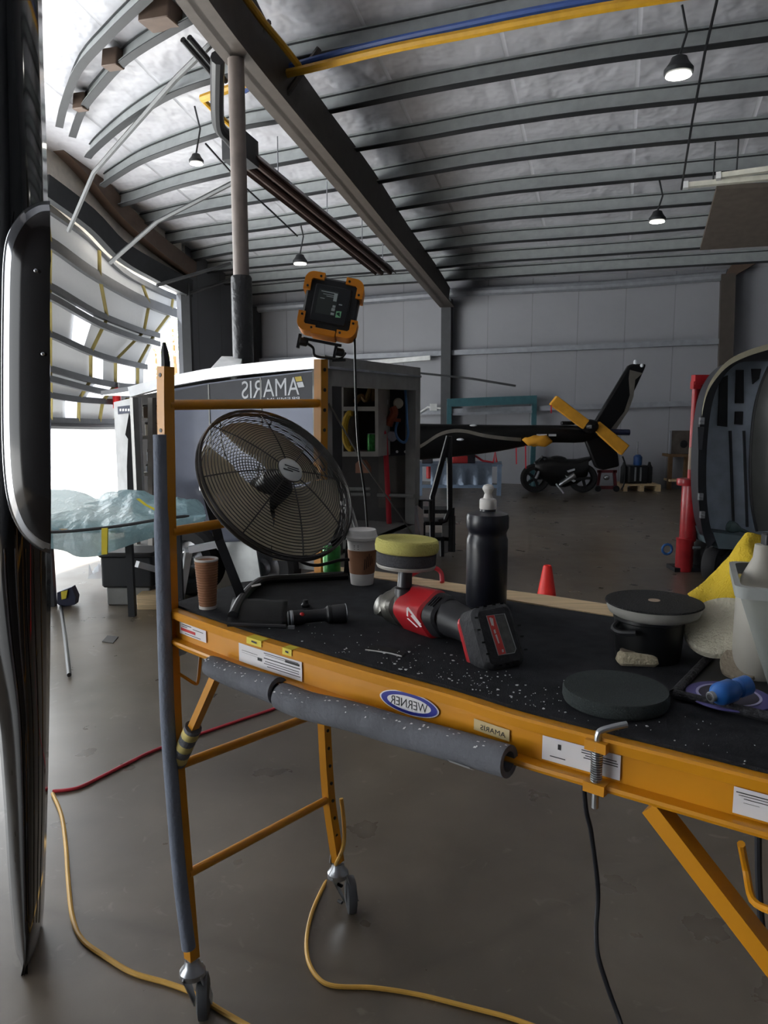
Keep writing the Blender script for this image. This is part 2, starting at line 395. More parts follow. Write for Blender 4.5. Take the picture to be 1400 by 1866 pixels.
# main rafter: traced lower and upper edges of its web
low = pxs([(300, -70), (360, 18), (439, 118), (520, 214), (600, 308), (700, 427), (770, 508), (814, 560)], 4)
def onraft(x, y):  # vertical plane that holds the rafter
    return PL(x, y, RA, RNRM)
RA = PR(820, 528); rb_ = PR(532, 112); rd = (rb_ - RA); rd.z = 0; rd.normalize(); RNRM = rd.cross(UPZ)
upp = pxs([(430, -70), (482, 40), (532, 112), (600, 208), (676, 310), (740, 410), (790, 480), (818, 525)], 4)
L3 = [onraft(x, y) for x, y in low]; U3 = [onraft(x, y) for x, y in upp]
mb = MB(); mb.loft([[p + RNRM * .03 for p in L3], [p + RNRM * .03 for p in U3], [p - RNRM * .03 for p in U3], [p - RNRM * .03 for p in L3], [p + RNRM * .03 for p in L3]], False, False)
mb.loft([[p + RNRM * a + UPZ * b for p in L3] for a, b in ((-.15, 0), (.13, 0), (.13, .03), (-.15, .03), (-.15, 0))], False, False)
trim(mb, m_raft, 'deep dark rafter running from the top of the photo to the back wall', 'rafter')
# flange braces on the rafter
m_brace = mat('pale brace steel', (84, 86, 88), .5, .2)
for a, b in (((452, 112), (490, 40)), ((520, 195), (582, 88))):
    mb = MB(); mb.tube([onraft(*a) + RNRM * .1, PR(*b)], .03, 6); trim(mb, m_raft, 'short flange brace between rafter and purlin', 'brace')
# long stay rods near the open door
for pts in (((125, 421), (171, 314), (321, 143), (386, 79)), ((200, 479), (286, 404), (430, 330)), ((286, 520), (420, 480)), ((338, 537), (425, 508))):
    n = len(pts); A = PW(*pts[0], .1); B = PR(*pts[-1], -.05)
    mb = MB(); mb.tube([A if i == 0 else B if i == n - 1 else P(*p, lerp(A, B, (p[0] - pts[0][0]) / (pts[-1][0] - pts[0][0])).y) for i, p in enumerate(pts)], .034, 6)
    trim(mb, m_brace, 'pale stay rod between the left gable and the roof', 'rod')
# haunch and dropped ceiling panel at top right
mb = MB(); mb.prism([PB(1322, 520, .1), PB(1322, 500, .1), PB(1350, 456, .1), PB(1415, 452, .1), PB(1380, 480, .1), PB(1345, 500, .1)], -DU * .15); trim(mb, m_brown, 'brown haunch bracket at the top of the right column', 'bracket')
mb = MB(); q = [PR(1306, 345, -.12), PR(1425, 340, -.12), PR(1425, 447, -.12), PR(1276, 456, -.12)]; mb.prism(q, UPZ * .06)
trim(mb, mat('brown soffit', (105, 96, 88), .7), 'flat brown panel under the roof at upper right', 'panel')

# heavy taupe post in front of the door bay with a black wrapped foot
pt = onraft(428, 108); mb = MB()
xs = P(430, 110, pt.y)
mb.tube([V((xs.x, pt.y, 0)), V((xs.x, pt.y, pt.z))], .075, 12); trim(mb, m_post, 'taupe vertical post rising behind the trailer to the rafter', 'post')
z1 = P(430, 503, pt.y).z
mb = MB(); mb.tube([V((xs.x, pt.y, 0.02)), V((xs.x, pt.y, z1 - .02)), V((xs.x, pt.y, z1))], [.1, .1, .09], 14); trim(mb, mat('black wrap', (14, 15, 20), .35, bump=.6, bscale=20), 'black wrapped lower part of the taupe post', 'wrap')

# ------------------------------------------------------------------ open bifold hangar door, seen tilted outwards
def PD(x, y):  # door hangs outward as it comes down
    t = max(0, min(1, (y - 360) / 420)); return PW(x, y, -.12 - 1.1 * t)
m_dpan = translucent_mat('white door skin', (168, 170, 172), .5, .03, 1, .1)
m_dgirt = mat('door girt steel', (70, 72, 76), .5, .2); m_dyel = mat('yellow door strap', (140, 128, 72), .6)
m_gl = translucent_mat('bright door window', (250, 252, 255), .2, .6, .3, 0)
ROWS = [
 [(60, 366), (88, 384), (160, 435), (217, 492), (286, 530), (327, 546)],
 [(60, 430), (97, 451), (157, 494), (237, 540), (290, 562), (318, 572)],
 [(60, 510), (97, 528), (171, 571), (243, 600), (265, 606), (285, 612)],
 [(60, 600), (97, 614), (150, 638), (186, 651), (225, 661), (262, 669)],
 [(60, 665), (97, 675), (150, 690), (186, 698), (225, 704), (262, 704)],
 [(60, 715), (97, 722), (130, 727), (165, 730), (200, 732), (240, 732)],
 [(60, 768), (97, 770), (130, 771), (160, 772), (190, 772), (208, 772)]]
dr = thing('door_1', 'open folding hangar door of white panels with dark rails, tilted outside', 'hangar door', V((J.x - 1, J.y - 1, 0))); dr['kind'] = 'structure'
R3 = [[PD(x, y) for x, y in pxs(r, 4)] for r in ROWS]
obj('panel', MB().grid(R3[:4]), m_dpan, dr); obj('panel', MB().grid(R3[3:]), m_dpan, dr)
for k, r in enumerate(R3):
    wd = .085 if k in (1, 6) else .05
    obj('rail', MB().sweep([p + DV * .05 for p in r], [(-.04, -wd), (.04, -wd), (.04, wd), (-.04, wd)]), m_dgirt, dr)
    if k in (2, 4): obj('rail', MB().sweep([p + DV * .05 - UPZ * .16 for p in r], [(-.04, -wd), (.04, -wd), (.04, wd), (-.04, wd)]), m_dgirt, dr)
for j in (3, 9, 14, 18):
    for k0, k1 in ((0, 3), (3, 6)):
        pts = [R3[k][j] + DV * .06 for k in range(k0, k1 + 1)]
        obj('strap', MB().tube(pts, .03, 6, flat=.4), m_dyel, dr)
for k, j0, j1 in ((3, 9, 12), (3, 14, 18), (2, 6, 8), (5, 6, 9), (4, 10, 14)):
    qs = [R3[k][j0], R3[k][j1], R3[k + 1][j1], R3[k + 1][j0]] if k < 6 else None
    c = sum(qs, V((0, 0, 0))) / 4; qs = [c + (p - c) * .8 + DV * .03 for p in qs]
    obj('window_pane', MB().prism(qs, DV * .02), mat('glowing pane', (248, 250, 255), .3, emit=1.2, var=.02), dr)  # panes emit on their own in place of daylight behind them
mb = MB(); mb.tube([p - UPZ * .06 + DV * .06 for p in R3[-1]], .06, 8); obj('bottom_seal', mb, m_black, dr)

# tree line outside the door gap
m_leaf = mat('glowing leaves', (196, 206, 150), .6, var=.4, scale=3, emit=.5); m_bark = mat('bark', (120, 90, 60), .8)  # leaves emit a little to carry their sunlit look
def tree(px, d, h, label, seed):
    random.seed(seed); b = Z(px, 0) if False else P(px, 800, d); b.z = 0
    t = thing('tree', label, 'tree', b, 'trees outside the open hangar door')
    obj('trunk', MB().tube([b, b + V((.1, 0, h * .5)), b + V((0, .1, h))], [.12, .08, .02], 6), m_bark, t)
    mb = MB()
    for i in range(260):
        zz = random.uniform(.12, 1); rr = (1.05 - zz) * h * .3 * random.random() ** .5; a = random.uniform(0, 6.28)
        c = b + V((math.cos(a) * rr, math.sin(a) * rr, zz * h)); x = V((random.gauss(0, 1), random.gauss(0, 1), random.gauss(0, 1))).normalized(); y = x.orthogonal().normalized(); s = .10
        mb.poly([c - x * s, c + y * s * .6, c + x * s, c - y * s * .6])
    obj('leaves', mb, m_leaf, t, flat=True)
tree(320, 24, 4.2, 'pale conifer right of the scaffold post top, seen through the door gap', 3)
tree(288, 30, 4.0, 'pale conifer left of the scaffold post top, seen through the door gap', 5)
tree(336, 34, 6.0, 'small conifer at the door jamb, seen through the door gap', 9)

# light through the opening
pc = (bot[0] + J) / 2; pc.z = 2.0
lp = bpy.data.lights.new('door daylight', 'AREA'); lp.shape = 'RECTANGLE'; lp.size = 14; lp.size_y = 4.6; lp.cycles.is_portal = True
lo = bpy.data.objects.new('door_daylight', lp); COL.objects.link(lo)
pm = (e2 + J) / 2; lo.location = V((pm.x, pm.y, 2.2)) - DV * .3
lo.rotation_euler = Matrix([DU, UPZ, -DV]).transposed().to_euler()   # emits along +DV (local -Z)

lp2 = bpy.data.lights.new('added door portal', 'AREA'); lp2.shape = 'RECTANGLE'; lp2.size = O1 - O0; lp2.size_y = OH; lp2.cycles.is_portal = True
lo2 = bpy.data.objects.new('added_door_portal', lp2); COL.objects.link(lo2); lo2.location = WLt((O0 + O1) / 2, OH / 2) - DV * .2; lo2.rotation_euler = lo.rotation_euler  # portal of the unseen doorway added for foreground light
sl_ = bpy.data.lights.new('sun', 'SUN'); sl_.energy = SUN; sl_.angle = .02; so2 = bpy.data.objects.new('sun', sl_); COL.objects.link(so2)
sdir = (DV * .5 - UPZ * .85 + DU * .12).normalized(); so2.rotation_euler = sdir.to_track_quat('-Z', 'Y').to_euler(); so2.location = CORN - DV * 10 + UPZ * 12
# ------------------------------------------------------------------ high bay lamps
m_lamp = mat('lamp lens', (255, 252, 240), .3, emit=14, var=.01)
def highbay(px, py, off, label, r=.17):
    c = PR(px, py, off); t = thing('high_bay_lamp', label, 'ceiling lamp', c, 'high bay lamps under the roof')
    top = roofz(c, .2)
    obj('housing', MB().lathe([(a * r / .17, b * r / .17) for a, b in ((.05, .20), (.09, .18), (.11, .13), (.145, .08), (.17, .05), (.17, .0), (.15, -.01))][::-1], c, n=24), m_dark, t)
    obj('lens', MB().lathe([(r * .88, -.022), (r * .86, -.012), (r * .5, -.01)], c, n=24), m_lamp, t)
    mb = MB(); mb.tube([c + V((0, 0, .19 * r / .17)), V((c.x + .06, c.y, lerp(c.z, top, .6))), V((c.x, c.y, top))], .012, 6); obj('hanger', mb, m_dark, t)
highbay(358, 296, -.45, 'high bay lamp left of the taupe post near the gable', .09)
highbay(547, 479, -.5, 'high bay lamp above the work light, between post and rafter', .12)
highbay(1237, 134, -.4, 'largest high bay lamp, upper right under the roof', .135)
highbay(1198, 402, -.35, 'far high bay lamp on the right below the pale tube fixture', .115)
m_tube = mat('white tube fixture', (215, 213, 200), .4)
for a, b, lab in (((1250, 338), (1420, 322), 'pale fluorescent strip, lower and nearer one under the roof panel'), ((1310, 321), (1420, 306), 'pale fluorescent strip, upper one beside the roof panel')):
    t = thing('strip_light', lab, 'strip light', PR(*a, -.25)); p, q = PR(*a, -.25), PR(*b, -.25)
    obj('housing', MB().bar(p, q, .1, .06), m_tube, t); obj('cap', MB().bar(p - (q - p).normalized() * .03, p + (q - p).normalized() * .03, .12, .08), m_white, t)
    obj('hanger', MB().tube([lerp(p, q, .3), lerp(p, q, .3) + UPZ * .55], .01, 5), m_dark, t)
t = thing('strip_light', 'white strip light on the back wall girt above the trailer', 'strip light', PB(650, 660, .3))
obj('housing', MB().bar(PB(640, 664, .22), PB(785, 652, .22), .12, .09), m_white, t)
# services under the roof
for x, y, s, lab in ((207, 108, .2, 'small brown purlin clip under the roof, right one of the pair at upper left'), (148, 186, .16, 'small brown purlin clip under the roof, left one of the pair at upper left'), (293, 28, .34, 'larger brown purlin bracket at the top of the photo left of the rafter')):
    c = PR(x, y, .08); mb = MB(); mb.rbox(c, (s, s * .8, .2), .02, DV, DU, RN); trim(mb, m_brown, lab, 'bracket')
m_bluep = mat('blue air hose', (60, 90, 160), .4); m_yelp = mat('yellow gas pipe', (205, 155, 40), .45)
YP = [(368, 180), (460, 148), (550, 128), (640, 106), (730, 85), (850, 62), (960, 40), (1100, 14), (1280, -14), (1420, -36)]
solid('gas_pipe', MB().tube([PR(x, y, -.22) for x, y in pxs(YP, 4)], .045, 8), m_yelp, 'long yellow gas pipe slung under the roof from left to upper right', 'pipe')
solid('gas_pipe', MB().tube([PR(x, y, -.2) for x, y in ((368, 180), (395, 207), (425, 232), (445, 250))], .03, 8), m_yelp, 'short yellow pipe branch bending down toward the heater', 'pipe')
solid('gas_pipe', MB().tube([PR(x, y, -.16) for x, y in ((445, -8), (480, 40), (520, 88), (550, 127))], .035, 8), m_yelp, 'yellow pipe branch coming down beside the rafter', 'pipe')
solid('air_hose', MB().tube([PR(x, y, -.12) for x, y in pxs([(445, 165), (500, 132), (590, 104), (700, 77), (850, 45), (960, 22), (1090, -2), (1260, -34)], 4)], .035, 8), m_bluep, 'blue hose running above the yellow gas pipe', 'hose')
ht = thing('radiant_heater', 'long brown tube heater hung under the roof beside the rafter', 'heater', PR(440, 285, -.5))
ha, hb = PR(447, 290, -.5), PR(703, 497, -.5); hd = (hb - ha).normalized(); hs = hd.cross(UPZ).normalized()
m_heat = mat('brown heater steel', (70, 56, 52), .5, .3)
obj('reflector', MB().sweep([ha, hb], [(-.2, -.02), (-.1, .1), (.1, .1), (.2, -.02), (.19, -.03), (.09, .08), (-.09, .08), (-.19, -.03)]), m_heat, ht)
for k in (-1, 1): obj('tube', MB().tube([ha + hs * .08 * k, hb + hs * .08 * k], .045, 10), m_heat, ht)
obj('burner_box', MB().box(ha - hd * .1 + UPZ * .05, (.32, .3, .3), hs, hd), m_dark, ht)
for k in (.18, .5, .78, .97):
    c = lerp(ha, hb, k); obj('hanger', MB().tube([c - hs * .2, c + UPZ * .1, c + hs * .2], .012, 5).tube([c + UPZ * .1, V((c.x, c.y, roofz(c, .1)))], .008, 5), m_girt, ht)
vp = [PR(x, y, -.45) for x, y in ((397, 105), (396, 150), (396, 200), (400, 232), (416, 250), (440, 280))]
solid('flue_pipe', MB().tube(smooth(vp, 4), .07, 10), m_black, 'black elbowed flue pipe beside the taupe post', 'pipe')
for a, b, lab in (((333, 72), (392, 140), 'left one of two thin black pipes under the roof near the flue'), ((345, 68), (412, 148), 'right one of two thin black pipes under the roof near the flue')):
    solid('thin_pipe', MB().tube([PR(*a, -.12), PR(*b, -.18)], .03, 8), m_black, lab, 'pipe')
solid('hanging_cable', MB().tube([PR(x, y, -.1) for x, y in ((1308, -5), (1285, 95), (1262, 220), (1242, 345))], .014, 5), m_black, 'thin dark cable run across the purlins at right, past the largest lamp', 'cable')
solid('hanging_cable', MB().tube([PR(x, y, -.1) for x, y in ((375, 262), (440, 335), (500, 390), (542, 430))], .014, 5), m_black, 'thin dark cable from the left lamp to the lamp above the work light', 'cable')
solid('wall_outlet_conduit', MB().box(PB(790, 742, .24), (.14, .1, .14)).tube([PB(765, 752, .24), PB(780, 742, .24), PB(815, 745, .24)], .02, 5), m_white, 'white outlet box with conduit on the back wall left of the column', 'outlet')
# ================================================================== rolling scaffold
ZD = 1.12                                   # deck level
def D(x, y, dz=0): return Z(x, y, ZD + dz)
m_foam = mat('grey pipe foam', (98, 100, 106), .85, bump=.25, bscale=120, var=.2, scale=14)
m_cream = mat('sticker white', (222, 220, 222), .5, var=.05)
m_ink = mat('ink black', (30, 30, 34), .6); m_red = mat('ink red', (190, 30, 34), .5); m_blue = mat('oval blue', (32, 42, 140), .4)
m_zinc = mat('zinc plated steel', (175, 178, 182), .3, .85)
m_tag = mat('yellow tape tag', (226, 205, 60), .6)
m_grey = mat('grey caster rubber', (72, 74, 78), .6)
YF, YB = Z(372, 1850).y, Z(640, 1660).y
legF = [(302, 668), (302, 740), (304, 850), (306, 970), (310, 1110), (316, 1300), (326, 1450), (338, 1600), (350, 1745)]
legB = [(585, 655), (585, 740), (584, 900), (585, 1040), (588, 1200), (591, 1320), (598, 1440), (607, 1510), (616, 1570)]
fx0 = P(311, 1106, YF); rdir = (D(1400, 1411) - D(311, 1106)); rdir.z = 0; rdir.normalize()
rn = V((rdir.y, -rdir.x, 0)); rn = rn if rn.y < 0 else -rn            # toward the viewer
sc = thing('scaffold', 'yellow rolling scaffold with a carpeted deck, on casters', 'scaffold', V((fx0.x, fx0.y, 0)))
sqp = lambda w: [(-w, -w), (w, -w), (w, w), (-w, w)]
def leg(pts, d, w=.0145, hole_px=()):
    L = [P(x, y, d) for x, y in pxs(pts, 3)]
    mb = MB(); mb.sweep(L, sqp(w), rdir)
    mb.mi = 1
    for hx, hy in hole_px:
        c = P(hx, hy, d); c += rn * (w * .6)
        mb.lathe([(.0045, 0), (.0045, .0075)], c, rn if False else (rn * .55 + rdir * .0), 8)
    return L, mb
LF, mb = leg(legF, YF); 
for z_ in [LF[0].z - .13 * k - .02 for k in range(12)]:
    i = min(range(len(LF)), key=lambda k: abs(LF[k].z - z_)); c = LF[i].copy(); c.z = z_
    mb.mi = 1; mb.lathe([(.005, 0), (.005, .016)], c, rn, 8)
pF = obj('front_leg', mb, [m_yel, m_black], sc)
LB, mb = leg(legB, YB)
for k in range(30):
    z_ = LB[0].z - .03 - .058 * k
    i = min(range(len(LB)), key=lambda q: abs(LB[q].z - z_)); c = LB[i].copy(); c.z = z_; mb.mi = 1
    mb.lathe([(.0055, 0), (.0055, .0165)], c, rdir, 8)
pB = obj('rear_leg', mb, [m_yel, m_black], sc)
mb = MB(); mb.tube([P(302, 670, YF), P(302, 660, YF), P(300, 640, YF), P(299, 624, YF)], [.011, .011, .009, .004], 8); obj('coupling_pin', mb, m_dark, sc, 'blackened coupling pin on top of the front leg')
def onF(x, y): return P(x, y, YF)
def onB(x, y): return P(x, y, YB)
for (a, b, r) in (((306, 738), (582, 735), .0125), ((312, 969), (583, 925), .0125), ((322, 1396), (590, 1296), .012), ((343, 1592), (600, 1455), .012)):
    obj('rung', MB().tube([onF(*a), onB(*b)], r, 12), m_yel, sc)
# hidden right hand end frame that carries the other end of the deck
RF = fx0 + rdir * 1.86; RB = P(585, 1040, YB) + rdir * 1.86
for p in (RF, RB):
    obj('right_leg', MB().bar(V((p.x, p.y, .17)), V((p.x, p.y, 1.75)), .03, .03), m_yel, sc)
for zz in (.35, .68, 1.62): obj('rung', MB().tube([V((RF.x, RF.y, zz)), V((RB.x, RB.y, zz))], .0125, 10), m_yel, sc)
def caster(top, foot, lab=None):
    st = obj('caster', MB().tube([top, V((top.x, top.y, top.z - .03))], .014, 10).lathe([(.034, -.05), (.034, -.036), (.022, -.022), (.018, -.004)], top, n=16), m_zinc, sc, lab)
    c = V((foot.x, foot.y, .058)); ax = V((.985, .17, 0)); fw = ax.cross(UPZ)
    tp = V((top.x, top.y, top.z - .04))
    for k in (-1, 1):
        q = [tp + ax * .021 * k + fw * .034, tp + ax * .021 * k - fw * .034, c + ax * .021 * k - fw * .018 - UPZ * .014, c + ax * .021 * k + fw * .018 - UPZ * .014]
        obj('fork', MB().prism(q, ax * .003 * k), m_zinc, st)
    obj('wheel', MB().lathe([(.0, -.0165), (.04, -.0165), (.056, -.012), (.058, 0), (.056, .012), (.04, .0165), (.0, .0165)], c, ax, 28), m_grey, st)
    obj('brake_lever', MB().box(tp - fw * .03 - UPZ * .012, (.03, .04, .008), ax, fw, UPZ), m_zinc, st)
fF = V((Z(372, 1850).x, YF, 0)); fB = V((Z(640, 1660).x, YB, 0))
caster(LF[-1] - UPZ * .0, fF); caster(LB[-1] - UPZ * .0, fB)
for p in (RF, RB): caster(V((p.x, p.y, .2)), V((p.x, p.y, 0)))
# clip beside the rear caster
obj('caster_clip', MB().tube([onB(606, 1545), onB(602, 1572), onB(612, 1578), onB(622, 1560)], .004, 6), m_zinc, sc)
# deck side rail: C channel traced along its top edge
TOP = [(311, 1106), (380, 1130), (463, 1157), (566, 1187), (680, 1220), (820, 1258), (950, 1298), (1095, 1335), (1240, 1371), (1400, 1411), (1560, 1450)]
T3 = [D(x, y) for x, y in pxs(TOP, 4)]
hR = .083
# side coordinate: + is right of travel (toward the viewer)
CH = [(.0, 0), (.017, 0), (.020, -.004), (.018, -.019), (.014, -.021), (.003, -.022), (.002, -hR + .012), (.021, -hR + .010), (.023, -hR + .005), (.021, -hR), (-.016, -hR), (-.016, 0)]
mb = MB(); mb.sweep(T3, CH)
rail = obj('side_rail', mb, m_yel, sc)
far0, far1 = D(600, 1046), D(600, 1046) + rdir * 1.7
obj('side_rail', MB().bar(far0 - UPZ * .045, far1 - UPZ * .045, .03, .085), m_yel, sc)
obj('end_rail', MB().bar(D(318, 1108) - UPZ * .03, D(582, 1044) - UPZ * .03, .03, .05), m_yel, sc)
# deck board
FR = [D(x + 4, y - 9) for x, y in pxs(TOP, 4)]
back0 = D(590, 1046, -.02); back1 = back0 + rdir * 1.72
poly = FR + [back1, back0]
poly = [V((p.x, p.y, ZD - .022)) for p in poly]
obj('deck_board', MB().prism(poly, UPZ * .018), mat('plywood', (160, 128, 92), .7), sc)
# small helper for things lying on the rail web
def railpt(s_, hgt, out=.0):   # s_ pixel x along the rail
    i = min(range(len(T3) - 1), key=lambda k: abs(pxs(TOP, 4)[k][0] - s_)); a = pxs(TOP, 4)[i]; b = pxs(TOP, 4)[i + 1]
    t = (s_ - a[0]) / (b[0] - a[0]); p = lerp(T3[i], T3[i + 1], t)
    return p + rn * (.0045 + out) - UPZ * hgt
def sticker(x0, x1, h0, h1, m, par=rail, out=.001, name='sticker', lab=None):
    xs = [x0 + (x1 - x0) * k / 6 for k in range(7)]
    mb = MB(); mb.grid([[railpt(x, h0, out) for x in xs], [railpt(x, h1, out) for x in xs]]); return obj(name, mb, m, par, lab)
def printing(st_x0, st_x1, rows, m, out=.0016):
    mb = MB()
    for (u0, u1, h0, h1) in rows:
        xa, xb = lerp(st_x0, st_x1, u0), lerp(st_x0, st_x1, u1)
        mb.poly([railpt(xa, h0, out), railpt(xb, h0, out), railpt(xb, h1, out), railpt(xa, h1, out)])
    return mb
B = .032
s1 = sticker(330, 378, .026, .055, m_cream, lab='white and red warning sticker at left end of rail')
obj('print', printing(330, 378, [(.05, .6, .039, .046)], m_red), m_red, s1)
obj('print', printing(330, 378, [(.1, .45, .029, .031), (.5, .9, .033, .0345), (.2, .8, .050, .0515), (.1, .3, .034, .0355)], m_ink), m_ink, s1)
s2 = sticker(438, 553, .026, .068, m_cream, lab='long white instruction sticker, half behind the foam tube')
obj('print', printing(438, 553, [(.4, .95, .030, .0315), (.42, .9, .034, .035), (.4, .98, .041, .043), (.42, .96, .048, .0495), (.4, .96, .053, .0545), (.45, .98, .0585, .060), (.05, .3, .04, .041), (.05, .3, .045, .0455), (.3, .37, .045, .052), (.74, .97, .032, .037)], m_ink), m_ink, s2)
# blue oval with the maker's mirrored name
def oval(xc, a, hc, b, m, out, par, name):
    mb = MB(); mb.poly([railpt(xc + a * math.cos(t * math.pi / 24), hc - b * math.sin(t * math.pi / 24), out) for t in range(48)]); return obj(name, mb, m, par)
ov = oval(750, 54, .044, .0215, m_cream, .0015, rail, 'oval_badge')
oval(750, 51.5, .044, .0198, m_blue, .0019, ov, 'badge_ring'); oval(750, 40, .044, .0138, m_cream, .0023, ov, 'badge_field')
a_, b_ = railpt(784, .0525, .0027), railpt(716, .0525, .0027)
obj('lettering', MB().text('WERNER', a_, b_ - a_, UPZ, .0165, (b_ - a_).length), m_ink, ov, flat=True)
s3 = sticker(868, 933, .034, .054, mat('aged clear label', (196, 176, 130), .45), lab='pale small name label')
a_, b_ = railpt(926, .0495, .0018), railpt(880, .0495, .0018)
obj('lettering', MB().text('AMARIS', a_, b_ - a_, UPZ, .009, (b_ - a_).length), m_ink, s3, flat=True)
s4 = sticker(993, 1136, .026, .066, m_cream, lab='white pictogram sticker behind the spring pin')
obj('print', printing(993, 1136, [(.5, .75, .032, .0335), (.5, .95, .036, .0375), (.55, .97, .040, .0415), (.53, .97, .044, .0455), (.1, .3, .056, .0575), (.2, .24, .034, .043)], m_ink), m_ink, s4)
i_ = railpt(1020, .034, .0018); j_ = railpt(1055, .046, .0018)
s5 = sticker(1342, 1440, .027, .066, m_cream, lab='white sticker at the right edge')
obj('print', printing(1342, 1440, [(.05, .9, .033, .0345), (.1, .9, .037, .038), (.2, .9, .041, .042), (.2, .5, .047, .0475)], m_ink), m_ink, s5)
def toptag(x0, x1, n=3):
    mb = MB(); ps = [[railpt(x, -.001, -.006) for x in (x0, x1)], [railpt(x, -.001, .0165) for x in (x0, x1)], [railpt(x, .013, .0172) for x in (x0, x1)]]
    mb.grid(ps); o = obj('tape_tag', mb, m_tag, rail)
    c0 = lerp(x0, x1, .7); c1 = lerp(x0, x1, .35)
    obj('print', MB().poly([railpt(c0, .004, .0176), railpt(c1, .003, .0176), railpt(c1, .007, .0178), railpt(c0, .008, .0178)]), m_ink, o)
toptag(463, 490); toptag(528, 545)
# lower guide bar, corner plate and wire handles
lo_ = [railpt(x, hR + .003, .006) for x in (311, 340, 372, 400)]
obj('guide_bar', MB().tube(lo_, .006, 8), m_yel, sc)
obj('latch_handle', MB().tube(smooth([onF(316, 1222), onF(335, 1233), onF(356, 1246), onF(361, 1240), onF(364, 1215), onF(366, 1192)], 3), .0042, 8), m_yel, sc)
obj('corner_plate', MB().prism([onF(312, 1172), onF(345, 1182), onF(338, 1192), onF(320, 1198), onF(312, 1196)], V((0, .006, 0))), m_zinc, sc)
# braces
b0, b1 = railpt(390, .12, -.012), onF(323, 1392)
obj('diagonal_brace', MB().bar(b1, b0, .018, .022, rn), m_yel, sc)
q0 = railpt(1195, hR + .008, -.004); q1 = fx0 + rdir * 1.84; q1.z = .42
obj('diagonal_brace', MB().bar(q0, q1, .026, .034, rn), m_yel, sc)
rp = railpt(1350, hR, 0)
obj('latch_handle', MB().tube(smooth([Z(1351, 1538, 1.02), rp + (Z(1360, 1585, .97) - rp), Z(1372, 1640, .95), Z(1405, 1660, .955)], 4), .0055, 8), m_yel, sc)
# spring loaded pin through the rail
lx = 1100
pa = railpt(lx, -.012, .016); pb_ = railpt(lx, hR + .03, .016)
pin = obj('locking_pin', MB().tube(smooth([railpt(lx + 38, -.02, -.012), railpt(lx + 18, -.016, .004), railpt(lx + 3, -.010, .014), railpt(lx, 0, .016)], 4) + [railpt(lx, .04, .016), pb_], .0052, 10), m_zinc, sc, 'bent steel locking pin with spring')
sp = []
for k in range(150):
    t = k / 149; a = t * 2 * math.pi * 15
    sp.append(lerp(railpt(lx, .012, .016), railpt(lx, .068, .016), t) + rn * (.0078 * math.cos(a)) + rdir * (.0078 * math.sin(a)))
obj('spring', MB().tube(sp, .0016, 5), m_zinc, pin)
for hh in (.012, hR - .004): obj('pin_collar', MB().box(railpt(lx, hh, .012), (.034, .026, .016), rdir, rn), m_yel, sc)

# foam sleeves and tubes
def foam(pts, d_or_pts, r, label, slit=True):
    pass
FT = [(384, 1213), (430, 1233), (480, 1250), (507, 1259)]
FT2 = [(512, 1268), (560, 1286), (640, 1305), (740, 1335), (840, 1362), (928, 1388)]
def foamtube(trace, r0, r1, dep, label):
    pts = []
    px_ = pxs(trace, 4)
    for x, y in px_:
        p0 = railpt(x, .08, .0); pts.append(PL(x, y, p0 + rn * .032, rn))
    n = len(pts); rr = [lerp(r0, r1, i / (n - 1)) for i in range(n)]
    rr[0] *= .94
    mb = MB(); mb.tube(pts, rr, 20, cap=False)
    inn = [pts[0] + (pts[1] - pts[0]) * .02] + pts[1:-1] + [pts[-1] - (pts[-1] - pts[-2]) * .02]
    mb.tube(inn, [r * .62 for r in rr], 20, cap=False)
    for a in (0, -1):                      # annular ends
        k = 0 if a == 0 else n - 1
        o = [V(v) for v in mb.v[k * 20:(k + 1) * 20]]; q = [V(v) for v in mb.v[(n + k) * 20:(n + k + 1) * 20]]
        mb.loft([o + [o[0]], q + [q[0]]], False, False)
    return pts, rr, solid('foam_tube', mb, m_foam, label, 'foam tube')
ftA, _, _ = foamtube(FT, .0245, .029, 0, 'short grey foam tube on the lower rail, left of the joint')
ftB, rB, fB_ = foamtube(FT2, .029, .027, 0, 'long grey foam tube with dust flecks below the blue oval badge')
# white paper label left on the long tube
m_fleck = mat('white plaster flecks', (200, 200, 200), .8)
def flecks(name, pts, label):
    return tag(obj(name, pts, m_fleck, flat=True), label, 'dust', None, 'stuff')
random.seed(4); mb = MB()
for tr, r in ((ftA, .0275), (ftB, .029)):
    for i in range(42):
        k = random.uniform(0, len(tr) - 1.01); c = lerp(tr[int(k)], tr[int(k) + 1], k % 1); a = math.radians(random.uniform(35, 85))
        nrm = rn * math.cos(a) + UPZ * math.sin(a); p = c + nrm * (r * 1.005); x = rdir * random.uniform(.001, .003); y = nrm.cross(rdir) * random.uniform(.0006, .002)
        mb.poly([p - x - y, p + x - y * .4, p + x + y, p - x * .5 + y])
flecks('plaster_flecks', mb, 'white plaster flecks on the grey foam tubes')
tt = .82 * (len(ftB) - 1); c = lerp(ftB[int(tt)], ftB[int(tt) + 1], tt % 1); mb = MB(); rows = []
for a in (-35, -55, -75):
    nrm = rn * math.cos(math.radians(a)) + UPZ * math.sin(math.radians(a)); rows.append([c + nrm * .0292 + rdir * s for s in (-.022, .0, .022)])
lbl = obj('paper_label', mb.grid(rows), mat('worn paper', (170, 172, 176), .8), fB_)
SV = [(291, 792), (293, 900), (296, 1010), (299, 1110), (305, 1300), (315, 1450), (328, 1600), (344, 1727)]
svp = [P(x, y, YF - .028) for x, y in pxs(SV, 4)]
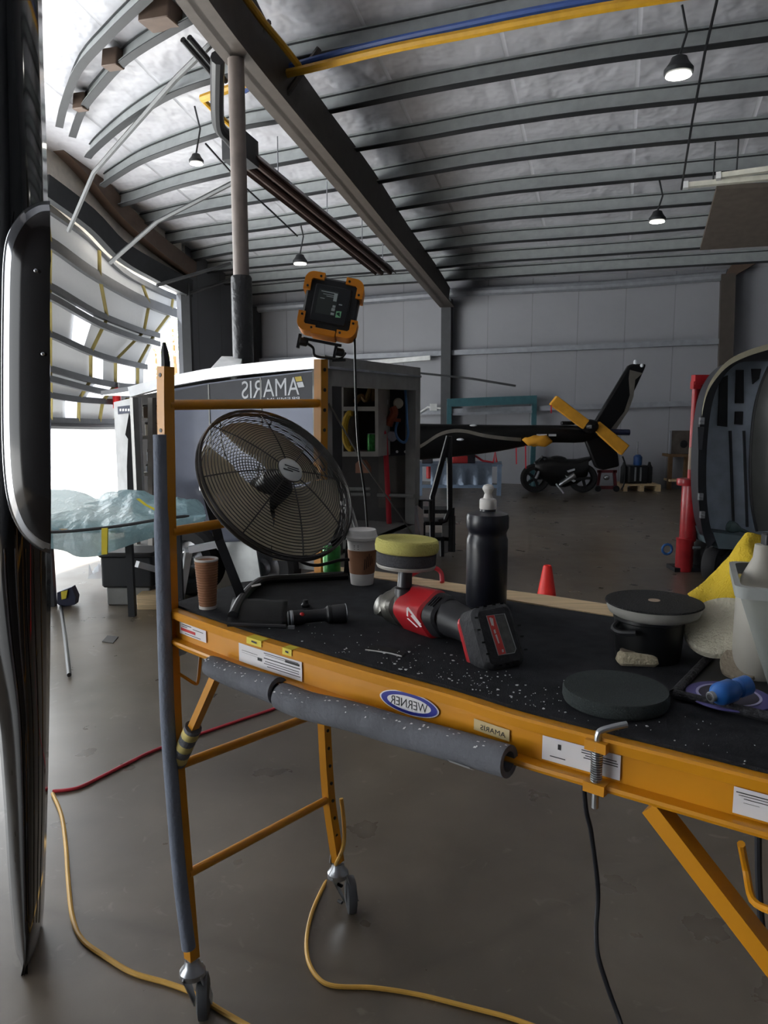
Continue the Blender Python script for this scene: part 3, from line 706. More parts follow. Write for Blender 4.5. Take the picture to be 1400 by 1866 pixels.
mb = MB(); mb.tube(svp, [.0155] * 6 + [.018] * (len(svp) - 6), 18); solid('foam_sleeve', mb, mat('blue grey foam', (118, 125, 140), .85, bump=.2, bscale=90), 'tall blue grey foam sleeve over the front left leg', 'foam sleeve')
# striped sleeve on the left brace
m_hz = mat('worn yellow hazard tape', (196, 180, 110), .7, var=.35, scale=30)
bd = (b0 - b1); mb = MB()
for k in range(12):
    mb.mi = 1 if k % 4 in (1, 2) else 0
    a0 = lerp(b1, b0, .02 + k * .033); a1 = lerp(b1, b0, .02 + (k + 1) * .033)
    mb.tube([a0, a1], .0215, 14, cap=k in (0, 11))
solid('brace_sleeve', mb, [m_foam, m_hz], 'foam sleeve with yellow hazard stripes at foot of left brace', 'foam sleeve')

# ================================================================== carpet, plank, debris
m_carpet = mat('black carpet', (42, 43, 47), .95, bump=.5, bscale=500, var=.3, scale=25, spec=.2)
m_wood = mat('pale pine', (208, 182, 142), .65, var=.25, scale=6, stretch=(1, 14, 14))
CB = [(1560, 1212), (1400, 1180), (1250, 1150), (1115, 1125), (1010, 1109), (937, 1098), (849, 1083), (760, 1067), (686, 1056), (617, 1043), (584, 1045)]
cp = [D(x + 3, y - 5, .004) for x, y in pxs(TOP, 3)] + [D(x, y, .004) for x, y in CB] + [D(440, 1062, .004)]
cp = [V((p.x, p.y, ZD - .004)) for p in cp]
solid('carpet_mat', MB().prism(cp, UPZ * .010), m_carpet, 'black carpet covering the scaffold deck, flecked with white dust', 'carpet')
ZT = ZD + .006
def T(x, y, dz=0): return Z(x, y, ZT + dz)
pk0, pk1 = [T(617, 1034), T(694, 1043), T(851, 1067), T(1000, 1086), T(1106, 1102), T(1400, 1148)], [T(617, 1041), T(686, 1054), T(849, 1081), T(1010, 1107), T(1115, 1123), T(1400, 1176)]
pl = [V((p.x, p.y, ZD - .004)) for p in pk0 + pk1[::-1]]
solid('wood_plank', MB().prism(pl, UPZ * .012), m_wood, 'pale pine plank along the far edge of the deck', 'plank')
random.seed(11); mb = MB()
for i in range(230):
    u = random.gauss(0, 1); x = 840 + u * 150; 
    yy = 1258 + (x - 820) * .28 - abs(random.gauss(0, 1)) * 24 - 12
    if random.random() < .25: x = random.uniform(560, 1380); yy = 1180 + (x - 560) * .27 - random.random() * 60
    p = T(x, yy, .0015); s = random.uniform(.0004, .0034) * random.random() ** 2 + .0004; a = random.uniform(0, 6.28); dx = V((math.cos(a), math.sin(a), 0)) * s; dy = V((-math.sin(a), math.cos(a), 0)) * s * random.uniform(.3, 1)
    mb.hexa([p - dx - dy, p + dx - dy, p + dx + dy, p - dx * .4 + dy] + [q + UPZ * .001 for q in (p - dx - dy, p + dx - dy, p + dx + dy, p - dx * .4 + dy)])
flecks('plaster_chips', mb, 'white plaster chips scattered on the black carpet near the rail')
# hand hold slot in the deck
mb = MB(); sl = [(665, 1183), (672, 1178), (690, 1177), (715, 1181), (738, 1191), (735, 1196), (712, 1190), (690, 1186)]
mb.prism([T(x, y, .0005) for x, y in sl], UPZ * .001); obj('hand_slot', mb, mat('slot black', (6, 6, 7), .9), sc)
mb = MB(); mb.tube([T(x, y, .002) for x, y in ((666, 1184), (690, 1187), (714, 1191), (732, 1196))], .0016, 5); obj('slot_edge', mb, mat('frayed edge', (190, 190, 186), .8), sc)

# ================================================================== floor fan on the deck
m_wire = mat('dark chrome wire', (84, 82, 80), .3, .8); m_motor = mat('motor black', (24, 24, 26), .5)
m_blade = mat('fan blade metal', (186, 176, 152), .5, .2)
fc = P(507, 880, YF + .19); k_ = fc.y / F
fn = (RT * .58 + UP * .50 - FW * .64).normalized(); fa = (RT * .66 - UP * .75); fa = (fa - fn * fa.dot(fn)).normalized(); fb = fn.cross(fa)
RFAN = 155 * fc.y / F / 1.0
fan = thing('floor_fan', 'black wire cage fan tilted up, standing on the left of the deck', 'fan', V((fc.x, fc.y, ZT)))
def ringpts(r, off, n=56): return [fc + fn * off + (fa * math.cos(2 * math.pi * i / n) + fb * math.sin(2 * math.pi * i / n)) * r for i in range(n)]
def front_off(r): return .052 * (1 - (r / RFAN) ** 2.2) + .012
def back_off(r): return -.095 * (1 - (r / RFAN) ** 3.5) - .012
mb = MB()
NR = 27
for i in range(NR):
    r = .036 + (RFAN - .036) * i / (NR - 1); mb.tube(ringpts(r, front_off(r)), .0013, 4, closed=True)
for a in range(8):
    t = a * math.pi / 4 + .25; pts = []
    for i in range(10):
        r = .03 + (RFAN - .03) * i / 9; pts.append(fc + fn * (front_off(r) - .003) + (fa * math.cos(t) + fb * math.sin(t)) * r)
    mb.tube(pts, .002, 5)
fg = obj('front_grille', mb, m_wire, fan)
badge = obj('badge', MB().lathe([(.035, -.004), (.035, .003), (.028, .006), (.01, .007)], fc + fn * front_off(.03), fn, 28), mat('silver badge', (190, 192, 190), .3, .7), fg)
o_ = fc + fn * (front_off(.03) + .0075); ex_ = (RT * .9 + UP * .1); ex_ = (ex_ - fn * ex_.dot(fn)).normalized(); ey_ = fn.cross(ex_)
mb = MB()
for j, (x0, x1, y) in enumerate(((-.02, .022, .004), (-.012, .024, -.003), (-.024, .004, -.010))): mb.poly([o_ + ex_ * x0 + ey_ * y, o_ + ex_ * x1 + ey_ * y, o_ + ex_ * x1 + ey_ * (y + .004), o_ + ex_ * x0 + ey_ * (y + .004)])
obj('badge_mark', mb, m_ink, badge)
mb = MB()
for i in range(24):
    r = .05 + (RFAN - .05) * i / 23; mb.tube(ringpts(r, back_off(r)), .0013, 4, closed=True)
for a in range(8):
    t = a * math.pi / 4; pts = []
    for i in range(10):
        r = .05 + (RFAN - .05) * i / 9; pts.append(fc + fn * (back_off(r) - .003) + (fa * math.cos(t) + fb * math.sin(t)) * r)
    mb.tube(pts, .002, 5)
obj('rear_grille', mb, m_wire, fan)
obj('rim_band', MB().tube(ringpts(RFAN + .003, -.008), .004, 6, closed=True).tube(ringpts(RFAN + .003, .008), .004, 6, closed=True), m_wire, fan)
obj('motor', MB().lathe([(.02, -.16), (.05, -.15), (.058, -.13), (.058, -.06), (.045, -.045), (.045, .0), (.02, .02)], fc, fn, 24), m_motor, fan)
for k in range(3):
    mb = MB(); rows = []
    for i in range(7):
        r = lerp(.04, RFAN * .93, i / 6); w_ = math.radians(lerp(70, 112, min(1, i / 3))); row = []
        for j in range(9):
            t = k * 2 * math.pi / 3 + w_ * (j / 8 - .5) + .2; row.append(fc + fn * (-.03 + .045 * (j / 8 - .5)) + (fa * math.cos(t) + fb * math.sin(t)) * r)
        rows.append(row)
    obj('blade', mb.grid(rows), m_blade, fan)
# yoke and base tube
pl_ = P(374, 885, fc.y - .02); ylp = [pl_, P(400, 985, fc.y - .03), T(440, 1088, .012)]
obj('yoke', MB().sweep(ylp, [(-.012, -.002), (.012, -.002), (.012, .002), (-.012, .002)], V((0, -1, 0))), mat('matt yoke', (26, 27, 30), .9, spec=.08), fan)
obj('tilt_knob', MB().lathe([(.012, -.03), (.024, -.028), (.026, 0), (.016, .012)], pl_, (RT * -.6 + FW * -.3 + UP * .1), 10), m_black, fan)
pr_ = fc + (RT * .105 - UP * .05) + FW * .13
obj('base_tube', MB().tube(smooth([T(424, 1122, .011), T(440, 1092, .011), T(466, 1064, .011), T(490, 1056, .011), T(560, 1052, .011), T(634, 1048, .011)], 5), .0115, 10), m_black, fan)
obj('yoke', MB().sweep([fc + fa * RFAN * .98, T(640, 1046, .02) + UPZ * .12, T(634, 1048, .012)], [(-.012, -.002), (.012, -.002), (.012, .002), (-.012, .002)], V((0, -1, 0))), mat('matt yoke', (26, 27, 30), .9, spec=.08), fan)
obj('power_cord', MB().tube(smooth([P(538, 1008, fc.y - .03), P(550, 1024, fc.y), P(580, 1030, fc.y + .02), P(625, 1020, fc.y + .03), P(660, 1022, fc.y + .05)], 5), .0045, 8), m_black, fan)
obj('base_label', MB().prism([T(458, 1067, .0245), T(475, 1063, .0245), T(476, 1066, .0235), T(459, 1070, .0235)], UPZ * .0006), m_cream, fan)

# ================================================================== work light on the rear leg
m_orange = mat('orange plastic', (228, 140, 22), .45); m_case = mat('lamp case', (28, 29, 33), .5)
lc = P(604, 561, YB - .02); la = math.radians(-11); kx = YB / F
lx_ = (RT * math.cos(la) + UP * math.sin(la)); lu = (UP * math.cos(la) - RT * math.sin(la)); ln = -FW
wl = thing('work_light', 'square black work light with orange corner guards above the fan', 'work light', P(604, 652, YB))
def LP(x, y, off=0): return lc + lx_ * (x * kx) + lu * (y * kx) + ln * off
LS = 47
obj('housing', MB().rbox(lc, (LS * 2 * kx, LS * 2 * kx, .05), .012, lx_, lu, ln), m_case, wl)
obj('back_plate', MB().rbox(lc + ln * .026, (64 * kx, 66 * kx, .012), .006, lx_, lu, ln), mat('lamp back plate', (38, 40, 44), .35), wl)
for sx, sy in ((-1, 1), (1, 1), (-1, -1), (1, -1)):
    R_ = 52; w_ = 12; ln_ = 33; pts = []
    if sy > 0 or True:
        arc = [(R_ - 16 + 16 * math.cos(math.radians(a)), R_ - 16 + 16 * math.sin(math.radians(a))) for a in range(0, 91, 15)]
        pts = [(R_, R_ - ln_)] + arc + [(R_ - ln_, R_), (R_ - ln_, R_ - w_), (R_ - w_ - 3, R_ - w_), (R_ - w_, R_ - w_ - 3), (R_ - w_, R_ - ln_)]
    g = obj('corner_guard', bm_ := MB().prism([LP(sx * x, sy * y, -.034) for x, y in pts], ln * .07), m_orange, wl)
    for q in ((R_ - 7, R_ - ln_ + 6), (R_ - ln_ + 6, R_ - 7)): obj('screw', MB().lathe([(.0035, .0), (.0035, .002)], LP(sx * q[0], sy * q[1], .036), ln, 8), m_dark, g)
obj('lower_guard', MB().rbox(LP(-4, -49, .0), (44 * kx, 11 * kx, .074), .004, lx_, lu, ln), m_orange, wl)
lb = obj('back_label', MB().prism([LP(x, y, .0325) for x, y in ((-24, -18), (10, -18), (10, 24), (-24, 24))], ln * .0006), mat('label dark', (62, 68, 66), .4), wl)
mb = MB()
for x, y, w_, h_ in ((-20, 20, 24, 1.5), (-16, 16, 22, 1), (-10, 13, 16, 1.2), (3, 7, 6, 14), (4, -4, 5, 4), (3, -10, 6, 5), (3, -17, 6, 4), (-20, 8, 8, 1.2), (14, 2, 6, 2)):
    mb.poly([LP(x, y, .0335), LP(x + w_, y, .0335), LP(x + w_, y + h_, .0335), LP(x, y + h_, .0335)])
obj('print', mb, mat('print pale', (190, 200, 200), .5), lb)
mb = MB(); mb.prism([LP(x, y, .0328) for x, y in ((12, -20), (21, -19), (21, -8), (12, -9))], ln * .001); gl = obj('print_green', mb, mat('print green', (150, 225, 170), .5), lb)
obj('print_mark', MB().prism([LP(x, y, .034) for x, y in ((13, -14), (18, -12), (18, -10), (14, -12), (20, -17), (20, -18))], ln * .0004), mat('print dark green', (20, 70, 50), .5), lb)
kn = [LP(-36, -68, .0), LP(30, -74, .0)]
for c in kn: obj('knob', MB().lathe([(.006, -.012), (.012, -.010), (.012, .008), (.007, .012)], c, lx_, 10).box(c - lu * .0 - lx_ * .014, (.008, .012, .04), lx_, ln, lu), m_black, wl)
obj('crossbar', MB().bar(LP(-38, -62), LP(30, -62), .012, .008), m_case, wl)
obj('stand', MB().tube(smooth([kn[0], P(570, 633, YB), P(574, 648, YB), P(600, 653, YB), P(630, 656, YB), P(615 + 15, 652, YB), LP(29, -80)], 4)[:17] + [P(606, 657, YB), P(622, 653, YB), P(629, 644, YB), kn[1]], .0042, 8), m_dark, wl)
obj('power_cord', MB().tube(smooth([LP(36, -24, .03), P(645, 592, YB - .04), P(647, 650, YB), P(650, 760, YB), P(655, 830, YB), P(664, 890, YB + .03), P(669, 950, YB + .05), P(673, 1000, YB + .08), T(676, 1040, .01)], 5), .0036, 7), m_black, wl)

# ================================================================== things on the deck
m_kraft = mat('kraft paper', (152, 106, 76), .8); m_cupw = mat('white card', (214, 210, 206), .6)
def cupthing(name, px, py, label, cat):
    b = T(px, py); return thing(name, label, cat, b), b
t, b = cupthing('paper_cup', 379, 1108, 'empty brown ripple paper cup on the left corner of the deck', 'cup')
prof = [(.0205, 0), (.0205, .006)]
n_ = 17
for i in range(n_):
    z0 = .008 + .108 * i / n_; r = lerp(.0205, .028, i / n_); prof += [(r - .0006, z0), (r + .0010, z0 + .003)]
prof += [(.0275, .119)]
obj('ripple_wall', MB().lathe(prof, b, n=36), m_kraft, t)
obj('rim', MB().lathe([(.0275, .118), (.029, .120), (.029, .123), (.027, .124), (.0245, .118), (.017, .01)], b, n=36, cap=False), m_cupw, t)
obj('foot', MB().lathe([(.0195, 0), (.0212, .0005), (.0214, .007), (.0206, .0075)], b, n=36), m_cupw, t)
t, b = cupthing('coffee_cup', 660, 1063, 'white takeaway coffee cup with brown sleeve and lid', 'cup')
obj('cup_body', MB().lathe([(.0, .002), (.031, .0), (.032, .004), (.041, .128), (.0405, .132)], b, n=40), m_cupw, t)
sv = obj('sleeve', MB().lathe([(.0345, .032), (.0349, .033), (.0402, .097), (.0396, .098)], b, n=40, cap=False), m_kraft, t)
obj('lid', MB().lathe([(.0415, .124), (.0445, .126), (.0448, .133), (.0425, .136), (.0415, .140), (.0395, .150), (.038, .1525), (.034, .150), (.005, .149)], b, n=40), mat('lid white', (226, 224, 220), .4), t)
def onlathe(b, prof, ang, z):
    for (r0, z0), (r1, z1) in zip(prof, prof[1:]):
        if z0 <= z <= z1: r = lerp(r0, r1, (z - z0) / (z1 - z0)); break
    return b + V((math.sin(ang) * r, -math.cos(ang) * r, z))
mb = MB(); pf = [(.0353, .032), (.0408, .099)]
for k in range(5):
    a = math.radians(10 + k * 9); z1 = .09 - .007 * abs(k - 2); z0 = .045 + .004 * k
    mb.poly([onlathe(b, pf, a, z0), onlathe(b, pf, a + .07, z0), onlathe(b, pf, a + .10, z1), onlathe(b, pf, a + .04, z1)])
obj('print', mb, mat('sleeve ink', (70, 52, 42), .8), sv)
mb = MB(); pf = [(.0315, .0), (.0416, .13)]
for zz in (.112, .108, .102): mb.poly([onlathe(b, pf, -.55, zz), onlathe(b, pf, -.2, zz), onlathe(b, pf, -.2, zz + .0016), onlathe(b, pf, -.55, zz + .0016)])
obj('print', mb, m_ink, t)
b = T(605, 1043); t = thing('drink_can', 'green drink can behind the fan on the plank end', 'can', b)
obj('can_body', MB().lathe([(.022, 0), (.026, .004), (.0265, .075), (.023, .086)], b, n=28), mat('green can', (60, 140, 70), .3, .4, var=.5, scale=30), t)
obj('can_lid', MB().lathe([(.0235, .085), (.0245, .088), (.022, .087), (.005, .0865)], b, n=28), m_zinc, t)
# torch
ta, tb = T(524, 1127, .016), T(632, 1117, .021); td = (tb - ta).normalized()
tq = thing('torch', 'black metal torch with red button lying in front of the fan', 'torch', T(580, 1135))
kt = .0245
obj('barrel', MB().lathe([(.012, 0), (.0165, .002), (.0165, .035), (.0145, .04), (.0145, (tb - ta).length * .62), (.018, (tb - ta).length * .66)], ta, td, 24), m_black, tq)
Lt = (tb - ta).length
obj('head', MB().lathe([(.017, Lt * .65), (.0205, Lt * .68), (.0205, Lt * .73), (.019, Lt * .735), (.021, Lt * .77), (.0215, Lt * .99), (.020, Lt), (.017, Lt * .985)], ta, td, 28), m_case, tq)
obj('bezel_ring', MB().tube([ta + td * (Lt * .985) + (td.orthogonal().normalized() * math.cos(a * .2618) + td.cross(td.orthogonal().normalized()) * math.sin(a * .2618)) * .0212 for a in range(24)], .0008, 5, closed=True), m_zinc, tq)
obj('tail_ring', MB().lathe([(.0168, .006), (.0174, .007), (.0174, .012), (.0168, .013)], ta, td, 24), m_zinc, tq)
obj('button', MB().ell(ta + td * .034 - RT.cross(FW) * 0 + (UPZ * .6 - V((0, 1, 0)) * .8) * .0145, .006, .004, .006, 10), mat('red lens', (200, 40, 40), .3), tq)
obj('clip', MB().box(T(531, 1143, .004), (.014, .012, .006)), m_zinc, tq)
# black folded sheet by the fan foot
mb = MB(); q = [T(414, 1137, .001), T(522, 1141, .001), T(524, 1095, .012), T(425, 1091, .012)]
rows = []
for j in range(9):
    v_ = j / 8; rows.append([lerp(lerp(q[0], q[1], i / 10), lerp(q[3], q[2], i / 10), v_) + UPZ * (.005 * math.sin(v_ * 3.1) + .001 * math.sin(i * 1.3 + j)) for i in range(11)])
mb.grid(rows); o = solid('plastic_tray', mb, mat('black sheet', (15, 15, 17), .6, spec=.15), 'thin black plastic tray lying at the foot of the fan', 'tray')
so = o.modifiers.new('thick', 'SOLIDIFY'); so.thickness = .002; so.offset = 1
mb = MB().tube([T(415, 1138, .007), T(470, 1140, .007), T(522, 1142, .007)], .005, 8); obj('tray_lip', mb, m_black, o)
solid('rubber_plug', MB().lathe([(.010, 0), (.011, .006), (.007, .010), (.006, .018)], T(557, 1106), n=14), m_black, 'small black rubber plug behind the torch', 'plug')

# bottle
b = T(886, 1104); t = thing('squeeze_bottle', 'tall black squeeze bottle with white push cap', 'bottle', b)
kb = .00146
obj('bottle_body', MB().lathe([(.044, 0), (.049, .004), (.05, .012), (.0505, .15), (.050, .168), (.047, .176), (.046, .184), (.049, .192), (.0515, .197), (.0515, .222), (.049, .230), (.030, .236), (.0195, .237), (.019, .244)], b, n=40), mat('bottle black', (26, 28, 38), .35, coat=.1), t)
obj('cap', MB().lathe([(.0195, .242), (.0205, .244), (.0205, .262), (.019, .266), (.0145, .268)], b, n=32), m_cupw, t)
obj('push_spout', MB().lathe([(.0125, .266), (.0105, .272), (.0085, .280), (.011, .285), (.014, .290), (.014, .294), (.011, .299), (.004, .302)], b, n=24), m_cupw, t)

# polisher -----------------------------------------------------------
m_rb = mat('tool red', (178, 34, 42), .35, coat=.2); m_alu = mat('cast alloy', (120, 118, 112), .35, .8)
hd_ = P(728, 1100, T(728, 1140).y); db = hd_.y
po = thing('polisher', 'red and black cordless polisher lying upside down with its pad up', 'power tool', T(780, 1160))
bt = T(930, 1226)                         # battery front foot
path = [P(708, 1106, db + .03), P(728, 1104, db + .015), P(750, 1107, db), P(770, 1112, db - .05), P(800, 1120, db - .09), P(815, 1124, db - .11), P(850, 1140, db - .15), P(880, 1158, db - .19), P(900, 1166, db - .22)]
def section(i0, i1, rads, fl=1.): return MB().tube(smooth(path[i0:i1 + 1], 4), [lerp(rads[int(k)], rads[min(int(k) + 1, len(rads) - 1)], k % 1) for k in [j / 4 for j in range((i1 - i0) * 4 + 1)]], 20)
obj('gearbox', section(0, 2, [.034, .041, .044]), m_alu, po)
pa_ = (path[4] - path[2]).normalized(); pn_ = (-FW * .8 + UPZ * .55); pn_ = (pn_ - pa_ * pn_.dot(pa_)).normalized(); pm_ = pa_.cross(pn_)
sc0 = (path[2] + path[4]) / 2 - UPZ * .001
sh = obj('motor_shell', MB().rbox(sc0, (.092, .090, (path[4] - path[2]).length * .98), .026, pm_, pn_, pa_, 5, .98, .006), m_rb, po)
obj('motor_collar', MB().rbox(path[4] + pa_ * .018, (.086, .084, .04), .030, pm_, pn_, pa_, 5, .94, .006), m_case, po)
obj('side_boss', MB().lathe([(.02, 0), (.024, .003), (.024, .018), (.018, .022)], path[0] + RT * -.006, (RT * -.8 + UPZ * .35 - FW * .3), 18), m_alu, po)
obj('gear_neck', MB().rbox(path[1] + RT * .004, (.08, .078, .05), .028, pm_, pn_, pa_, 5, 1.0, .008), m_alu, po)
for k in range(3): obj('vent_slot', MB().rbox(path[4] + pa_ * (.012 + .008 * k) + pn_ * .041 - pm_ * .0, (.028, .004, .003), .001, pm_, pn_, pa_), m_black, po)
obj('grip', section(4, 8, [.040, .040, .034, .031, .034]), m_case, po)
sp0 = P(737, 1078, db - .002); up_ = (P(741, 1000, db) - sp0).normalized()
obj('spindle', MB().lathe([(.022, -.02), (.022, .008), (.0165, .012), (.0155, .055), (.012, .06), (.012, .09)], sp0, up_, 24), mat('spindle steel', (70, 70, 72), .35, .7), po)
pc_ = P(740, 1030, db)
kp = db / F
bp2 = obj('backing_plate', MB().lathe([(.02, -.006), (.064, -.004), (.0665, .001), (.066, .004)], pc_, up_, 48), mat('plate pale', (170, 166, 158), .5), po)
obj('interface_pad', MB().lathe([(.063, .004), (.066, .006), (.0665, .028), (.064, .030)], pc_, up_, 48), mat('interface foam', (72, 72, 76), .9, bump=.4, bscale=300), po)
solid('yellow_pad', MB().lathe([(.066, .031), (.070, .034), (.0715, .044), (.0695, .057), (.066, .0605), (.040, .0605), (.033, .056), (.004, .055)], pc_, up_, 56), mat('yellow foam pad', (204, 196, 112), .9, bump=.5, bscale=260), 'yellow foam polishing pad crowning the upturned polisher', 'polishing pad')
# lightning script on the red shell, drawn as white slanted strokes
def shellpt(px, py): return PL(px, py, sc0 + pn_ * .0458, pn_)
mb = MB()
for q in ([(741, 1108), (744, 1106), (768, 1138), (764, 1138)], [(741, 1108), (744, 1112), (744, 1124), (741, 1122)], [(748, 1122), (751, 1121), (769, 1142), (766, 1143)], [(742, 1127), (744, 1126), (762, 1143), (759, 1143)]):
    mb.poly([shellpt(*p) for p in q])
obj('script_logo', mb, mat('logo white', (215, 205, 205), .5), sh)
# battery, boot sleeved
fq = [(852, 1112), (934, 1094), (962, 1212), (898, 1228)]
bfy = bt.y + .0
b3 = [P(856, 1106, bfy + .045), P(932, 1092, bfy + .082), P(964, 1210, bfy + .032), P(890, 1227, bfy - .004)]
bn_ = (b3[1] - b3[0]).cross(b3[3] - b3[0]).normalized(); bn_ = bn_ if bn_.y < 0 else -bn_
bx = (b3[1] - b3[0]).normalized(); by = bn_.cross(bx); by = by if by.z > 0 else -by
bc = sum(b3, V((0, 0, 0))) / 4 - bn_ * .034
wB, hB = ((b3[1] - b3[0]).length + (b3[2] - b3[3]).length) / 2, ((b3[0] - b3[3]).length + (b3[1] - b3[2]).length) / 2
ba = obj('battery', MB().rbox(bc, (wB, hB, .068), .020, bx, by, bn_, 5, .97), mat('rubber boot', (36, 37, 41), .75, bump=.3, bscale=80), po)
obj('battery_band', MB().rbox(bc - bn_ * .03, (wB + .004, hB * .9, .012), .018, bx, by, bn_), m_rb, po)
def BP_(x, y): return PL(x, y, bc + bn_ * .0355, bn_)
lb2 = obj('label_plate', MB().prism([BP_(*p) for p in ((886, 1122), (920, 1118), (941, 1182), (938, 1190), (908, 1195))], bn_ * .0008), mat('label silver', (150, 152, 154), .5), ba)
obj('label_red', MB().prism([BP_(*p) + bn_ * .0007 for p in ((887, 1122.5), (900, 1121), (922, 1191), (909, 1194))], bn_ * .0004), mat('label red', (200, 62, 56), .5), lb2)
obj('label_dark', MB().prism([BP_(*p) + bn_ * .0007 for p in ((901, 1121), (918.5, 1119), (939.5, 1182), (937, 1189), (923, 1191))], bn_ * .0004), mat('label grey', (80, 82, 80), .6, var=.3, scale=90), lb2)
mb = MB()
for q in (((891, 1126), (895, 1125.5), (898, 1139), (896, 1141)), ((895.5, 1127), (898, 1127), (900, 1141), (898.5, 1141)), ((899, 1148), (902, 1147), (904, 1154), (901, 1155)), ((902, 1157), (905, 1156), (910, 1172), (908, 1173)), ((914, 1184), (917, 1183), (918, 1188), (915, 1189))):
    mb.poly([BP_(*p) + bn_ * .0013 for p in q])
obj('print', mb, mat('logo white', (215, 205, 205), .5), lb2)
mb = MB()
for k, (x, y) in enumerate(((868, 1126), (873, 1148), (881, 1171), (889, 1192), (946, 1140), (951, 1160), (958, 1184), (912, 1213), (925, 1211), (938, 1209), (870, 1107), (884, 1105), (900, 1102), (914, 1100))):
    mb.poly([BP_(x + dx, y + dy) + bn_ * .0006 for dx, dy in ((-3, -1.5), (3, -2), (3.4, 1.2), (-2.6, 1.6))])
obj('rivet_mark', mb, mat('slot black', (6, 6, 7), .9), ba)

# right hand pile ----------------------------------------------------
tb_ = T(1180, 1196); t = thing('plastic_tub', 'short black tub under the large black pad', 'tub', tb_)
kt2 = tb_.y / F
obj('tub_wall', MB().lathe([(.060, 0), (.062, .004), (.066, .076), (.068, .078), (.068, .084)], tb_, n=40), mat('tub black', (17, 18, 20), .4), t)
obj('handle_strap', MB().tube(smooth([tb_ + V((-.067, -.02, .075)), tb_ + V((-.078, -.03, .066)), tb_ + V((-.07, -.045, .062)), tb_ + V((-.045, -.062, .066))], 4), .006, 8), m_black, t)
pd = V((tb_.x + .008, tb_.y, ZT + .091)); t = thing('backing_pad', 'wide black hook pad with grey foam rim on top of the tub', 'polishing pad', pd)
obj('foam_rim', MB().lathe([(.076, -.006), (.085, .0), (.089, .010), (.089, .017)], pd, n=56), mat('foam rim grey', (140, 138, 132), .9), t)
obj('hook_face', MB().lathe([(.0885, .0165), (.0925, .0185), (.0915, .0215), (.006, .0225)], pd, n=56), mat('hook black', (20, 21, 23), .8, bump=.8, bscale=300, var=.4, scale=120), t)
obj('centre_hole', MB().lathe([(.0115, .0215), (.011, .0236), (.002, .0237)], pd, n=24), mat('hole beige', (170, 150, 130), .8), t)
b = T(1122, 1287); t = thing('foam_disc', 'large dark green grey foam polishing disc near the rail', 'polishing pad', b)
kd = b.y / F
b = T(1121, 1279, 0); 
b = V((b.x, b.y, ZT))
obj('foam_body', MB().lathe([(.079, 0), (.084, .003), (.0865, .010), (.0862, .022), (.084, .026), (.05, .0255), (.003, .0235)], b, n=64), mat('dark green foam', (46, 53, 53), .95, bump=.5, bscale=420), t); WL[t] = WL[t]
b = T(1161, 1210); mb = MB()
mb.rbox(b + UPZ * .012, (.078, .040, .024), .012, V((.99, -.1, 0)).normalized(), V((.1, .99, 0)).normalized(), UPZ, 5, .92)
ob = solid('sponge', mb, mat('beige sponge', (196, 184, 156), .95, bump=.6, bscale=200), 'small beige sponge between the tub and the dark disc', 'sponge')
obj('scuffed_top', MB().rbox(b + V((.001, .008, .0245)), (.062, .022, .002), .009, V((.99, -.1, 0)).normalized(), V((.1, .99, 0)).normalized(), UPZ, 4), mat('brown sponge face', (128, 114, 100), .95), ob)
# tray with ring and blue bottle
ty = [T(1228, 1275), T(1300, 1198), T(1470, 1225), T(1430, 1325)]
t = thing('parts_tray', 'shallow black tray with raised speckled edges at the right of the deck', 'tray', sum(ty, V((0, 0, 0))) / 4)
obj('tray_floor', MB().prism([V((p.x, p.y, ZT + .001)) for p in ty], UPZ * .004), m_black, t)
for a, b in zip(ty, ty[1:] + ty[:1]):
    obj('edge', MB().tube([a + UPZ * .011, b + UPZ * .011], .0075, 10), mat('speckled rubber', (44, 44, 48), .8, bump=.6, bscale=120, var=.6, scale=90), t)
rc = T(1328, 1268, .010); rc = V((rc.x, rc.y, ZT + .007))
ring = thing('purple_disc', 'flat purple disc with a pale ring, inside the black tray', 'disc', rc)
obj('disc_body', MB().lathe([(.066, 0), (.068, .002), (.067, .004), (.003, .0045)], rc, n=56), mat('purple plastic', (84, 78, 140), .5), ring)
obj('pale_ring', MB().lathe([(.051, .0042), (.051, .0056), (.047, .0056), (.047, .0042)], rc, n=56, cap=False), mat('ring lilac', (170, 168, 205), .5), ring)
obj('centre_patch', MB().lathe([(.0465, .0043), (.046, .0052), (.003, .0053)], rc, n=48), mat('disc centre', (52, 48, 66), .7), ring)
ba_, bb_ = Z(1296, 1270, ZT + .034), Z(1362, 1248, ZT + .042); bdv = (bb_ - ba_).normalized(); bl = (bb_ - ba_).length
t = thing('blue_bottle', 'small translucent blue bottle lying on the purple disc', 'bottle', V((ba_.x, ba_.y, ZT + .012)))
obj('bottle_body', MB().lathe([(.008, .004), (.012, .008), (.017, .014), (.0185, .02), (.0185, bl * .55), (.015, bl * .62), (.013, bl * .7), (.016, bl * .74), (.016, bl)], ba_, bdv, 24), mat('blue plastic', (40, 100, 175), .35), t)
obj('nozzle', MB().lathe([(.0075, -.003), (.0085, -.002), (.0085, .006)], ba_, bdv, 20), m_zinc, t); obj('nozzle_hole', MB().lathe([(.005, -.0036), (.0045, -.0038)], ba_, bdv, 16), m_ink, t)
